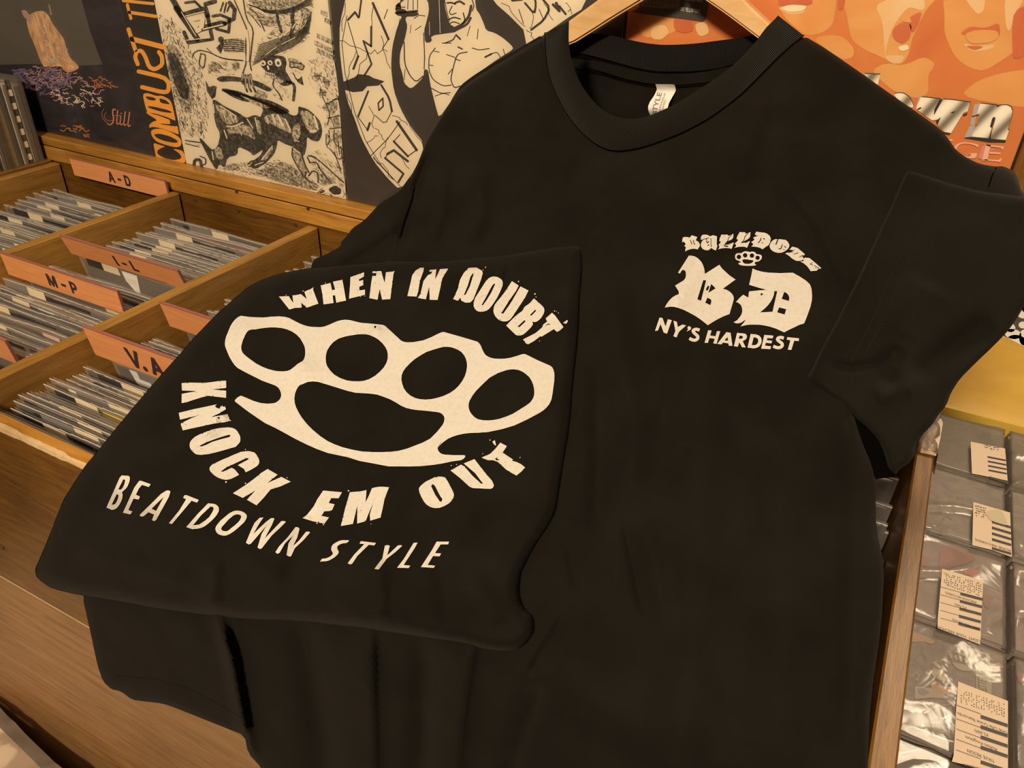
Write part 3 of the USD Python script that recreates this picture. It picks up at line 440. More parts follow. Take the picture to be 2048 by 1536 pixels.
part(t, 'painted_mouth', film([N('1058,240 1090,195 1135,165 1212,180 1195,290 1140,330 1080,300'), N('205,-40 460,-40 470,40 300,30 215,50'), N('660,-40 720,-40 700,60 665,80 655,40'), N('1565,255 1640,195 1760,212 1862,165 1872,250 1845,290 1760,240 1640,260'), N('1600,340 1760,345 1680,380'), N('1180,130 1290,80 1260,180 1210,260'), N('-570,120 -440,110 -420,230 -500,250 -570,220'), N('1960,60 2200,30 2200,330 2010,440 1960,430')], proj_lp(3)), 'paint_ember')
part(t, 'painted_lips', film([N('1600,250 1700,222 1850,225 1860,280 1800,320 1640,330'), N('1130,130 1180,110 1215,170 1140,165')], proj_lp(4)), 'paint_tan')
part(t, 'painted_teeth', film([N('225,60 300,32 430,42 400,80 290,92'), N('1100,350 1180,330 1190,370 1130,385')], proj_lp(4)), 'paint_teeth')
V = lambda s, sm=0: pg(s, (), 1720, 130, 3.872, sm)
CH = [V('30,68 156,74 138,155 100,150'), V('255,228 300,216 340,221 385,250 410,300 413,335 340,310', 1), V('432,338 472,248 618,263 578,342 572,388 642,266 715,271 855,289 834,358 800,372 782,402 705,528 650,518 600,466 612,420 560,430 500,392'),
      V('930,298 1055,311 1060,324 1100,311 1140,311 1168,326 1180,355 1176,400 1145,500 1155,506 1130,581 1008,571 1046,430 1050,408 1036,402 1022,418 1006,480 1020,486 1000,568 866,555 890,472 908,466 926,385 905,382')]
for p in CH[2:]: part(t, 'letter_shadow', film([shapely.affinity.translate(p, 1.2, -1.6)], proj_lp(4)), 'print_black')
part(t, 'letter_shadow', film([shapely.affinity.translate(CH[0], .3, -1.8)], proj_lp(4)), 'print_black'); part(t, 'letter_shadow', film([shapely.affinity.translate(CH[1], .6, -1.6)], proj_lp(4)), 'print_black')
part(t, 'letter_shadow', film([V('806,566 850,550 1010,569 1130,580 1126,601 1000,599'), V('640,515 705,527 690,542 660,536')], proj_lp(4)), 'print_black', kind='stuff')
plain('print_lilac', (.46, .40, .42), .5)
for s in ('430,336 458,246 474,246 446,332', '884,306 928,298 908,384 868,396', '860,402 902,390 886,468 854,466', '806,562 850,470 888,468 868,556'): part(t, 'letter_side', film([V(s)], proj_lp(5)), 'print_lilac')
part(t, 'chrome_letters', film(CH, proj_lp(6)), 'chrome_ink')
part(t, 'letter_notches', film([V('618,264 642,266 572,390 576,344'), V('600,466 626,402 588,434'), V('700,370 738,355 722,376'), V('795,386 834,368 826,386 802,394'), V('440,342 470,325 476,335 452,348'), V('1056,312 1100,306 1062,328'), V('1012,470 1030,405 1050,408 1022,484'), V('996,568 1020,490 1012,572'), V('862,402 920,378 915,388 870,404')], proj_lp(7)), 'print_black', kind='stuff')
part(t, 'serif_letters', film([V('728,640 745,615 795,596 860,602 922,616 910,642 896,626 850,612 800,609 765,622 745,650 760,680 800,700 850,712 862,690 835,684 912,682 896,722 850,724 780,704 735,672', 1), V('975,616 1012,619 986,746 944,741'), V('950,612 1118,632 1104,660 1090,642 1000,630'), V('1000,668 1092,680 1086,692 996,686'), V('940,735 990,730 1068,736 1102,718 1086,752'), V('690,570 722,582 712,592 692,584')], proj_lp(6)), 'paint_blush', kind='stuff')
plain('print_pink', (.62, .27, .21), .5)
part(t, 'serif_shadow', film([V('948,624 978,618 950,738 914,720'), V('1010,650 1050,650 1030,668 1008,666'), V('800,690 850,690 830,705')], proj_lp(5)), 'print_pink', kind='stuff')
U = lambda s, sm=0: pg(s, (), 1230, 0, 10.24, sm)
part(t, 'hype_sticker', film(U('300,235 380,228 500,140 520,-200 1960,-200 1905,120 1872,330 1850,400 1785,436 1100,352 400,258'), proj_lp(6)), 'cover_black', label='black rounded sticker')
part(t, 'sticker_label', film(U('545,-200 1345,-200 1312,190 920,165 520,128'), proj_lp(7)), 'strip_grey')
part(t, 'sticker_lettering', text_film('ENT YELLOW VINYL', (1230 + 1342 / 10.24, 220 / 10.24), (1230 + 1745 / 10.24, 274 / 10.24), (.6, -7.4), proj_lp(8)), 'label_white')
part(t, 'sticker_lettering', text_film('REISSUED TRANS', (1230 + 1435 / 10.24, 0), (1230 + 1790 / 10.24, 46 / 10.24), (.6, -7.4), proj_lp(8)), 'label_white')
gl = []
for i, (x, y, h) in enumerate([(620 + 72 * k, 78 + 6 * k, 50) for k in range(5)] + [(690 + 74 * k, 20 + 4 * k, 60) for k in range(8)]):
    gl += [stroke(f'{x - 24},{y - h * .4} {x + 24},{y - h * .36}', 9, 1230, 0, 10.24), stroke(f'{x},{y - h * .5} {x - 4},{y + h * .45}', 9, 1230, 0, 10.24), stroke(f'{x - 24},{y + h * .1} {x + 26},{y + h * .14}', 9, 1230, 0, 10.24), stroke(f'{x - 20},{y + h * .4} {x + 20},{y + h * .42}', 8, 1230, 0, 10.24)]
gl += [stroke('955,72 950,100', 10, 1230, 0, 10.24), stroke('948,112 947,118', 10, 1230, 0, 10.24)]
part(t, 'sticker_lettering', film(gl, proj_lp(8)), 'print_black')
close_lp(t, -.2535, .0610)
# ---------------------------------------------------------------- shirts: cloth laid over the bins and the front rail
def smin(a, b, k): h = np.clip(.5 + .5 * (b - a) / k, 0, 1); return b * (1 - h) + a * h - k * h * (1 - h)
def smax(a, b, k): return -smin(-a, -b, k)
def drape_height(x, y):
    zc = -.333 + .66 * (y - .245) - .012 * np.sin(np.clip((y - .245) / .4, 0, 1) * math.pi)
    zl = -.083 + .80 * (x + .267) + .35 * np.minimum(0, x + .40); zr = -.070 - .45 * (x + .117) - 1.0 * np.maximum(0, x - .06)
    h = smin(zc, smin(zl, zr, .03), .02); fl = BT + .008 - .4 * np.clip((x - .06) / .05, 0, 1)
    return smax(h, fl, .02)
def drape_f(P):
    x, y, z = P[..., 0], P[..., 1], P[..., 2]
    return smin(smax((z - drape_height(x, y)) * .84, .2365 - y, .014), .646 - y, .012)
def seg_d(p, a):
    a = np.asarray(a, float); d = np.full(len(p), 1e9)
    for u, w in zip(a[:-1], a[1:]):
        e = w - u; s = np.clip(((p - u) @ e) / (e @ e), 0, 1); d = np.minimum(d, np.linalg.norm(p - (u + s[:, None] * e), axis=1))
    return d
def seg_side(p, a):
    """distance to a polyline with a sign (right of its direction positive) and a fade past its ends"""
    a = np.asarray(a, float); best = np.full(len(p), 1e9); sg = np.ones(len(p)); fade = np.ones(len(p)); L = np.r_[0, np.cumsum(np.linalg.norm(np.diff(a, axis=0), axis=1))]
    for i, (u, w) in enumerate(zip(a[:-1], a[1:])):
        e = w - u; l = np.linalg.norm(e); s = np.clip(((p - u) @ e) / l ** 2, 0, 1); q = p - (u + s[:, None] * e); d = np.linalg.norm(q, axis=1); k = d < best
        best[k] = d[k]; sg[k] = np.sign(e[0] * q[k, 1] - e[1] * q[k, 0]); t = (L[i] + s * l) / L[-1]; fade[k] = np.clip(np.minimum(t, 1 - t) * 6 + .12, 0, 1)[k]
    return best * sg, fade
def folds(p, spec):
    """spec: (points, width px, height mm, kind); r = ridge, s = step that falls away on its right"""
    o = np.zeros(len(p))
    for pts, w, h, kind in spec:
        d, fd = seg_side(p, Q(pts))
        o += h * .0014 * fd * (np.exp(-(d / w) ** 2) if kind == 'r' else np.where(d > 0, np.exp(-d / (w * 4)), -.35 * np.exp(d / (w * 1.6))) * np.tanh(np.abs(d) / w))
    return o
def cloth_hit(px, off):
    r = ray(px); n = len(r); T = np.linspace(.16, 1.25, 200); off = np.broadcast_to(off, (n,)); lo = np.full(n, T[0]); hi = np.full(n, T[-1]); done = np.zeros(n, bool); prev = np.full(n, T[0])
    for t in T:
        ins = (drape_f(r * t) < off) & ~done; hi[ins] = t; lo[ins] = prev[ins]; done |= ins; prev[:] = t
    for _ in range(22):
        mid = (lo + hi) / 2; ins = drape_f(r * mid[:, None]) < off; hi = np.where(ins, mid, hi); lo = np.where(ins, lo, mid)
    return r * hi[:, None]
def edge_dist(px, ol):
    return seg_d(px, np.vstack([ol, ol[:1]]))
class Sheet:
    def __init__(s, outline, T, rad, fold, wob=1.5, seed=1, low=-.0015, sm=1):
        s.ol = chaikin(Q(outline) if isinstance(outline, str) else outline, sm); s.T, s.rad, s.fold, s.wob, s.seed, s.low = T, rad, fold, wob, seed, low
    def off(s, px):
        d = np.clip(edge_dist(px, s.ol) / s.rad, 0, 1); w = np.sqrt(np.clip(1 - (1 - d) ** 2, 0, 1))
        n = meshkit.fbm(np.c_[px / 170.0, np.zeros(len(px))], 3, s.seed) - .5
        return s.T * w + (folds(px, s.fold) + n * s.wob * .002) * np.clip(d * 1.2, 0, 1)
    def mesh(s, step):
        ol = resample(s.ol, step); P = Polygon(ol); x0, y0, x1, y1 = P.bounds
        X, Y = np.meshgrid(np.arange(x0, x1, step), np.arange(y0, y1, step)); X[1::2] += step / 2; g = np.c_[X.ravel(), Y.ravel()]
        g = g[shapely.contains_xy(P.buffer(-step * .55), g[:, 0], g[:, 1])]
        # extra rings near the edge so that the fold rounds off smoothly
        rings = [np.array(q.exterior.coords)[:-1] for k in (.06, .18, .38, .65) for q in (lambda b: list(getattr(b, 'geoms', [b])))(P.buffer(-s.rad * k)) if not q.is_empty]
        rr = np.vstack([resample(q, step) for q in rings]) if rings else np.zeros((0, 2)); keep = edge_dist(g, s.ol) > s.rad * .65 + step * .5; pts = np.vstack([ol, rr, g[keep]])
        tr = Delaunay(pts).simplices; c = pts[tr].mean(1); tr = tr[shapely.contains_xy(P, c[:, 0], c[:, 1])]
        e1 = pts[tr[:, 1]] - pts[tr[:, 0]]; e2 = pts[tr[:, 2]] - pts[tr[:, 0]]; tr = tr[np.abs(e1[:, 0] * e2[:, 1] - e1[:, 1] * e2[:, 0]) > 1e-6]
        top = cloth_hit(pts, s.off(pts)); k = len(ol); n = len(pts); tr = face_cam(top, tr)
        # underside: same outline, lying on what the cloth covers
        bot = cloth_hit(pts[:k], np.full(k, s.low)); i = np.arange(k); j = (i + 1) % k
        cen = Delaunay(pts[:k]).simplices; cc = pts[:k][cen].mean(1); cen = cen[shapely.contains_xy(P, cc[:, 0], cc[:, 1])]
        dense = pts[k:][::7]; under = np.vstack([pts[:k], dense]); ut = Delaunay(under).simplices; cc = under[ut].mean(1); ut = ut[shapely.contains_xy(P, cc[:, 0], cc[:, 1])]
        ub = cloth_hit(under, np.full(len(under), s.low)); ut = face_cam(ub, ut)[:, ::-1]
        v = np.vstack([top, ub]); f = np.vstack([tr, ut + n, np.c_[i, j, j + n], np.c_[i, j + n, i + n]])
        return (v, f)
    def at(s, up): return lambda px: cloth_hit(px, s.off(np.asarray(px, float)) + up)
FA = [('1520,190 1500,260 1472,370', 26, 5, 'r'), ('1549,366 1602,436 1628,477 1690,590', 9, -3.5, 'r'), ('1631,405 1655,480 1690,590', 16, 4, 'r'), ('1270,728 1325,742', 6, -2, 'r'), ('862,290 838,370 818,440 800,500', 14, -6, 'r'), ('955,330 962,420 935,490', 22, 5, 'r'), ('890,330 885,420 860,500', 12, 3, 'r'),
      ('1236,408 1205,440 1171,476', 5, -2, 'r'), ('1250,1050 1268,1130 1290,1230', 9, -3.5, 'r'), ('1290,1040 1310,1150 1330,1260', 22, 4, 'r'), ('1128,1236 1095,1290 1058,1350', 7, -3, 'r'), ('1138,1100 1152,1180', 6, -2.5, 'r'), ('1225,560 1240,700 1272,850 1255,1000', 34, 6, 'r'), ('1195,720 1200,900 1190,1080', 20, -4, 'r'), ('1390,640 1405,900 1385,1200 1372,1536', 55, 6, 'r'), ('1560,880 1565,1200 1560,1536', 60, 5, 'r'), ('1690,760 1716,1000 1700,1536', 34, 5, 'r'),
      ('752,1240 756,1400 764,1640', 12, 6, 's'), ('962,1270 940,1400 915,1640', 12, 6, 's'), ('430,1215 462,1320 492,1480 510,1600', 12, 7, 'r'), ('600,1230 640,1420 660,1620', 34, -5, 'r'), ('850,1270 845,1450 830,1640', 26, -5, 'r'), ('1080,1360 1050,1430 1010,1560', 20, -4, 'r'), ('1440,430 1400,520 1330,640', 24, 2.5, 'r'), ('1060,330 1120,420 1130,480', 30, 3, 'r'), ('1330,690 1345,760 1320,860', 16, -2.5, 'r')]
FB = [('1024,506 1010,570', 6, -2.5, 'r'), ('462,640 560,720 640,760', 26, 2.0, 'r'), ('421,872 470,812', 7, -2.0, 'r'), ('760,650 730,700', 20, 1.5, 'r'), ('575,1180 600,1080 640,1010', 24, -2.5, 'r'), ('756,1120 762,1240', 18, 2.5, 'r'), ('430,1120 424,1225', 16, 2, 'r'), ('940,1150 1000,1250', 24, 2.5, 'r'), ('880,1120 900,1260', 20, -2, 'r'), ('1080,560 1100,640', 26, 1.5, 'r'), ('150,1090 260,1130 380,1160', 26, 2, 'r'), ('620,560 700,580', 20, 1.5, 'r')]
NECK_OUT = '1607,71 1583,89 1555,114 1516,154 1477,193 1417,237 1358,268 1287,294 1240,302 1215,299 1193,289 1170,271 1148,248 1127,217 1109,180 1098,148 1093,117 1090,66'
NECK_IN = '1556,31 1548,40 1532,55 1512,83 1484,114 1453,142 1406,174 1350,209 1301,231 1273,238 1250,238 1222,230 1201,217 1184,199 1166,176 1152,148 1141,113 1137,80 1138,42'
sh = thing('black_t_shirt', 'black T-shirt on the wooden hanger with white BD chest print', 'T-shirt', (-.2, .45, -.345))
body = Sheet(NECK_OUT + ' 1037,97 975,133 944,153 922,170 908,191 894,216 872,253 853,284 841,316 819,362 803,403 787,453 780,500 740,600 640,680 420,800 250,960 178,1120 164,1190 181,1265 195,1331 206,1363 223,1379 241,1382 265,1400 290,1403 325,1407 349,1415 401,1436 454,1457 489,1471 496,1506 523,1536 560,1600 620,1650 1735,1650 1735,1536 1741,1400 1763,1250 1769,1130 1752,1060 1751,960 1742,925 1730,898 1720,870 1705,820 1720,740 1800,600 1890,420 1915,340 1912,302 1899,281 1883,260 1842,230 1784,190 1725,148 1650,96', .0050, 16, FA, 1.6, 3, sm=1)
part(sh, 'body', body.mesh(8.0), 'black_jersey', smooth=True)
slL = Sheet('822,350 800,383 760,406 735,434 724,444 706,455 691,475 683,483 681,493 650,510 628,518 623,530 622,548 700,560 790,540 800,470 830,380', .0030, 16, [('800,440 740,480 660,530', 14, 4, 'r')], 1, 4)
part(sh, 'sleeve', slL.mesh(7.0), 'black_jersey', smooth=True)
slC = Sheet('1880,262 1899,281 1912,300 1934,316 1960,328 1990,333 2006,332 2026,341 2034,352 2044,386 2090,430 1960,450 1880,400 1860,300', .0060, 10, [], 1, 5)
part(sh, 'sleeve', slC.mesh(7.0), 'black_jersey', smooth=True)
slR = Sheet('1813,339 1830,343 1890,362 1960,381 2048,391 2120,400 2150,500 2048,613 2033,638 2016,662 1989,690 1953,724 1920,757 1902,785 1893,810 1877,829 1866,848 1845,869 1835,885 1832,893 1829,913 1816,929 1797,941 1792,952 1776,938 1769,909 1757,882 1734,857 1712,839 1680,805 1648,784 1612,756 1622,740 1640,699 1669,648 1694,597 1723,540 1751,477 1786,401', .0120, 13,
    [('1660,725 1700,738 1750,730 1790,715', 10, -3.5, 'r'), ('1800,690 1770,740 1790,780', 18, -5, 'r'), ('1830,770 1790,775 1750,800', 20, 4, 'r'), ('1990,640 1900,700 1830,760', 26, -6, 'r'), ('1860,560 1800,680', 40, 3, 'r')], 1.4, 6)
part(sh, 'folded_sleeve', slR.mesh(7.0), 'black_jersey', smooth=True)
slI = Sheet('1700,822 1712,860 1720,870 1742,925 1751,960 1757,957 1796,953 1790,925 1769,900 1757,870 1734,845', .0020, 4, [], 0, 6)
part(sh, 'sleeve_opening_shade', slI.mesh(6.0), 'seam_and_shade', smooth=True)  # shade inside the sleeve put into a near-black sheet
def rib_band(a, b, pts, nu=150, nv=9):
    A, B = [np.c_[tuple(np.interp(np.linspace(0, 1, nu), np.r_[0, np.cumsum(np.linalg.norm(np.diff(q, axis=0), axis=1))] / np.linalg.norm(np.diff(q, axis=0), axis=1).sum(), q[:, k]) for k in (0, 1))] for q in (chaikin(Q(a), 2, False), chaikin(Q(b), 2, False))]
    px = np.array([A + (B - A) * s for s in np.linspace(0, 1, nv)]); sv = np.repeat(np.linspace(0, 1, nv), nu); v = pts(px.reshape(-1, 2), sv); i = np.arange(nu * (nv - 1)); i = i[i % nu != nu - 1]
    f = face_cam(v, np.vstack([np.c_[i, i + 1, i + nu + 1], np.c_[i, i + nu + 1, i + nu]])); mid = v.reshape(nv, nu, 3)[nv // 2]; L = np.r_[0, np.cumsum(np.linalg.norm(np.diff(mid, axis=0), axis=1))]
    return (v, f), np.tile(L / .0013, nv)
def rib_part(t, name, got):
    p = part(t, name, got[0], 'black_rib', smooth=True); UsdGeom.PrimvarsAPI(stage.GetPrimAtPath(p.path)).CreatePrimvar('ribs', Sdf.ValueTypeNames.FloatArray, 'vertex').Set(Vt.FloatArray.FromNumpy(np.asarray(got[1], np.float32)))
rib_part(sh, 'collar', rib_band(NECK_OUT, NECK_IN, lambda p, s: cloth_hit(p, .0055 + .0030 * np.sqrt(np.clip(np.sin(np.clip(s * 1.03 + .02, 0, 1) * math.pi), 0, 1)))))
def back_y(p, dy=0.0): return onY(p, .670 - dy)
rib_part(sh, 'back_collar', rib_band('1120,60 1160,66 1205,68 1230,72 1251,78 1289,86 1323,90 1367,89 1401,86 1430,82 1470,77 1500,72 1550,50', '1120,104 1160,106 1195,114 1230,124 1274,136 1313,143 1367,143 1400,141 1430,138 1470,128 1500,116 1550,90', lambda p, s: onplane(p, (0, 1, 0), .668) + np.c_[0 * s, -.0016 * np.sin(s * math.pi), 0 * s]))
part(sh, 'inner_back', film(pg('1115,92 1230,112 1313,132 1400,130 1500,104 1560,70 1560,180 1470,260 1280,300 1180,270 1115,180'), lambda p: onY(p, .6715), 12), 'black_jersey')
part(sh, 'neck_tape', film(pg('1150,118 1195,121 1240,133 1313,148 1400,146 1480,128 1484,150 1420,164 1350,171 1300,168 1250,158 1200,142 1160,132', sm=1), lambda p: onY(p, .6690), 12), 'black_jersey')
part(sh, 'seam', film([stroke(s, 2.4, sm=1) for s in ('1150,112 1195,118 1240,130 1313,145.5 1400,143 1480,124', '1150,136 1200,146 1250,161 1300,171 1350,173 1420,166 1484,152')], lambda p: onY(p, .6684), 12), 'seam_and_shade')
part(sh, 'seam', film(LineString(chaikin(Q(NECK_OUT), 2, False)).buffer(1.5), body.at(.0012), 10), 'seam_and_shade')
def stitches(s, w=1.5, dash=4.2, gap=3.0):
    l = LineString(chaikin(Q(s), 1, False)); return [shapely.ops.substring(l, d, d + dash).buffer(w / 2, cap_style=1) for d in np.arange(0, l.length - dash, dash + gap)]
part(sh, 'stitching', film(stitches('1862,373 1824,458 1792,528 1748,635 1701,724 1680,768') + stitches('1884,376 1849,452 1811,534 1770,635 1720,727 1698,778'), slR.at(.0004), 12), 'black_thread')
part(sh, 'stitching', film(stitches('227,1352 270,1355 314,1359 384,1380 454,1419 480,1436'), body.at(.0004), 12), 'black_thread')
part(sh, 'seam', film(stroke('1992,336 1984,352 1978,372', 2.5), slC.at(.0004), 12), 'seam_and_shade')
lab = lambda dy=0: (lambda p: onY(p, .6660 - dy) + np.c_[np.zeros(len(np.atleast_2d(p))), .004 * np.sin((np.atleast_2d(p)[:, 1] - 168) / 10.0), np.zeros(len(np.atleast_2d(p)))])
part(sh, 'neck_label', film(pg('1310.5,168 1347.7,169 1348.8,174.4 1348.4,183.7 1344.5,192 1340,204 1338,219.5 1336,232 1334,246 1300,248 1300.8,233 1299,211.6 1300.8,203 1305.8,193 1310.8,180'), lab(), 3), 'label_white')
for s, p0, p1, up in (('ALSTYLE', (1314, 246), (1321, 187), (-9, -1.2)), ('APPAREL & ACTIVEWEAR', (1320.5, 250), (1328.5, 188), (-3.4, -.5)), ('CLASSIC', (1329.5, 220), (1332.5, 199), (-3.2, -.5))):
    part(sh, 'label_lettering', text_film(s, p0, p1, up, lab(.0004), s[0] == 'A' and len(s) == 7), 'label_grey')
# chest print
b7 = lambda s, *h: pg(s, h, 1320, 500, 6.4, 0); b6 = lambda s, *h: pg(s, h, 1355, 455, 6.827); b8 = lambda s, *h: pg(s, h, 1300, 630, 6.606); c6 = lambda x, y, r: Point(1355 + x / 6.827, 455 + y / 6.827).buffer(r / 6.827)
k6 = lambda s, w: stroke(s, w, 1355, 455, 6.827); k8 = lambda s, w: stroke(s, w, 1300, 630, 6.606, 2, 2)
CHEST = [b7('370,70 405,72 440,80 475,98 500,120 528,150 550,190 568,245 575,305 760,188 790,232 830,270 890,325 968,378 805,495 850,508 890,530 922,560 940,590 945,620 940,650 890,820 820,846 750,880 680,920 612,963 520,890 445,840 370,800 300,765 230,740 180,728 130,725 62,738 78,702 100,670 130,632 160,605 200,580 240,565 240,530 192,455 300,390 322,365 330,340 332,310 330,285 322,268 310,258 295,255 280,260 268,280 255,302 230,290 300,180', '555,385 590,390 525,650 478,630', '655,435 712,490 620,548', '605,612 640,625 655,640 658,660 645,705 580,675'),
    b7('1185,235 1220,253 1260,265 1310,278 1380,288 1460,292 1540,295 1700,290 1790,340 1870,392 1920,440 1938,490 1945,540 1947,590 1945,640 1928,720 1900,800 1870,880 1845,940 1780,960 1720,990 1650,1022 1590,1055 1480,1005 1400,980 1330,965 1260,956 1200,955 1150,956 1110,960 1030,978 1072,930 1100,890 1070,908 1040,930 1010,938 980,940 940,925 985,900 1020,860 1042,825 1052,790 1053,758 1045,730 1036,706 1020,690 1000,675 972,665 1020,612 1065,572 1130,608 1134,570 1140,530 1250,518 1360,510 1270,485 1140,445 1165,340', '1465,525 1500,528 1440,790 1280,798 1335,755 1380,710 1415,665 1440,620 1458,575', '1590,538 1612,546 1630,560 1646,582 1655,610 1650,652 1558,625', '1525,735 1615,758 1595,825 1500,798')]
ks = pg('785,390 790,372 800,360 818,352 840,350 870,350 900,330 920,325 945,325 970,330 990,335 1010,330 1030,328 1050,334 1065,345 1080,365 1105,366 1130,370 1146,380 1152,395 1151,415 1145,430 1132,446 1115,460 1090,466 1068,470 1056,478 1052,492 1062,500 1075,505 1065,520 960,525 870,518 832,500 834,488 840,480 865,478 862,466 850,460 830,454 810,445 796,434 788,420', (), 1355, 455, 6.827, 1)
CHEST.append(ks.difference(unary_union([c6(838, 402, 30), c6(924, 380, 30), c6(1016, 384, 30), c6(1094, 414, 29), pg('885,440 915,434 950,435 990,443 1035,448 1032,466 1020,480 998,490 970,497 938,496 910,490 890,470', (), 1355, 455, 6.827, 1)])))
BULL = [b6('70,140 95,128 140,130 165,140 195,105 270,130 250,175 280,190 300,215 308,250 275,300 230,290 180,295 140,308 105,328 108,296 115,270 90,250 112,232 105,215 90,196 65,200 66,165'), b6('320,130 332,108 350,98 385,96 420,105 445,120 485,105 540,120 535,230 545,250 525,315 490,300 460,280 430,308 400,312 368,306 340,290 322,262 318,230 325,200 345,180 335,162 318,170'),
    b6('600,95 640,98 680,95 695,115 765,85 760,140 735,168 700,180 670,200 640,238 690,232 720,215 770,205 740,292 695,282 650,280 600,286 550,300 568,280 572,262 560,235 580,215 592,192 570,185 575,150'), b6('850,60 885,65 920,62 932,85 998,62 990,130 960,160 930,175 895,192 870,212 930,205 960,190 990,185 950,278 915,264 880,262 830,266 775,278 798,255 800,240 780,220 808,195 828,170 805,155 815,120'),
    b6('1075,55 1130,65 1190,70 1230,88 1260,115 1275,150 1265,200 1245,240 1205,265 1160,298 1130,280 1100,270 1050,262 1005,260 1028,240 1032,222 1005,200 1035,180 1052,160 1030,140 1085,112 1055,95'), b6('1262,232 1280,195 1305,172 1340,158 1410,160 1480,170 1510,200 1530,240 1520,275 1500,300 1460,328 1420,345 1370,347 1325,335 1290,315 1268,290 1256,260'),
    b6('1565,262 1600,268 1640,280 1695,325 1740,365 1730,380 1690,382 1715,405 1722,425 1700,450 1660,458 1620,455 1590,440 1560,420 1520,385 1470,355 1500,342 1530,345 1560,335 1585,312 1530,302'), b6('1740,410 1770,415 1800,415 1880,480 1965,555 1940,565 1912,558 1920,572 1900,590 1820,597 1795,562 1770,530 1725,490 1675,465 1705,462 1725,455 1715,435')]
CUT = [k6('175,170 195,228', 9), k6('215,175 225,190 208,205', 9), k6('225,215 235,228', 12), k6('345,165 400,150 430,140', 9), k6('400,150 395,200 430,195 405,215', 9), k6('430,235 415,245', 12), k6('455,150 460,262', 9), k6('738,100 700,138 685,185 642,236', 9), k6('740,212 700,232', 7), k6('968,75 922,122 910,170 872,210', 9), k6('965,190 930,208', 7), k6('1070,120 1100,112', 6), k6('1135,148 1138,168 1105,210', 12), k6('1175,150 1185,160', 13), k6('1155,208 1165,214', 10), k6('1372,160 1345,228', 15), k6('1430,238 1412,290 1385,290', 12), k6('1462,258 1478,272', 11), k6('1445,302 1462,302', 8), k6('1648,348 1592,362', 9), k6('1690,385 1660,405 1700,395', 5), k6('1562,350 1600,300', 5), k6('1845,480 1812,500 1848,512', 8), k6('1868,520 1930,552', 8), k6('1880,545 1900,560', 6)]
CHEST += [p.difference(unary_union(CUT)) for p in BULL]
CHEST += [b8('125,35 165,38 205,150 235,55 288,68 225,248 180,232 140,120 105,205 65,212'), b8('310,75 355,90 368,158 430,125 478,138 385,220 350,297 308,280 335,210'), pg('520,145 545,165 542,182 530,198 480,220 500,195 503,185 492,172 500,152', (), 1300, 630, 6.606, 1), k8('655,200 610,185 572,200 570,222 600,252 632,280 632,312 600,334 560,330 520,308', 42),
    b8('768,200 815,205 795,270 865,280 885,212 928,215 880,382 835,375 855,315 785,305 765,370 720,368'), b8('1010,225 1065,235 1090,408 1040,405 1035,375 965,365 945,388 888,382', '1025,290 1030,340 985,335'), b8('1150,235 1250,245 1272,258 1282,282 1276,306 1262,325 1225,345 1265,430 1215,425 1180,360 1160,420 1108,412', '1185,272 1215,276 1228,288 1222,306 1205,314 1172,310'), b8('1330,250 1400,256 1440,270 1468,300 1476,335 1470,375 1448,412 1415,432 1370,442 1288,430', '1370,295 1405,300 1426,318 1430,350 1418,378 1395,396 1345,398'), b8('1510,262 1632,272 1620,310 1550,305 1543,332 1615,340 1605,375 1530,368 1520,405 1600,412 1590,452 1468,445'),
    k8('1768,306 1728,294 1690,304 1682,326 1712,352 1748,378 1748,410 1715,432 1670,430 1628,412', 42), b8('1815,292 1970,308 1965,345 1905,340 1868,462 1820,458 1855,335 1805,325')]
part(sh, 'chest_print', film(CHEST, body.at(.0004), 12), 'white_ink', label='white printed blackletter BD lettering and knuckle emblem')
# ---- folded shirt showing its back print
fs = thing('folded_t_shirt', 'folded black T-shirt with large white knuckle-duster back print', 'T-shirt', (-.35, .35, -.345))
back = Sheet('1156,489 1100,495 1050,503 1021,509 940,517 869,523 790,521 740,525 681,531 622,535 560,547 520,561 497,573 480,587 435,626 416,646 383,680 364,703 318,754 250,834 187,912 171,930 142,975 126,1000 98,1073 78,1120 70,1138 72,1153 84,1164 105,1178 164,1191 251,1206 314,1218 419,1232 500,1240 600,1242 744,1260 840,1274 914,1285 960,1297 1009,1304 1037,1300 1055,1287 1070,1264 1067,1231 1047,1215 1038,1186 1042,1150 1051,1130 1067,1099 1096,1057 1113,1024 1121,975 1130,920 1142,850 1147,775 1156,693 1159,644 1161,595 1166,540 1164,500', .0150, 30, FB, 1.2, 8, low=.0035)
part(fs, 'body', back.mesh(6.5), 'black_jersey', smooth=True)
def Wz(ox, oy, sc): return lambda s, *h: pg(s, h, ox, oy, sc, 0)
w1, w2, w3, w4, w5, w6, w7, w8, w9, w10 = (Wz(550, 520, 8.192), Wz(800, 520, 10.24), Wz(960, 520, 8.533), Wz(340, 750, 10.2375), Wz(400, 850, 8.535), Wz(600, 960, 10.24), Wz(820, 870, 8.533), Wz(200, 940, 8.192), Wz(420, 1000, 8.533), Wz(640, 1060, 7.585))
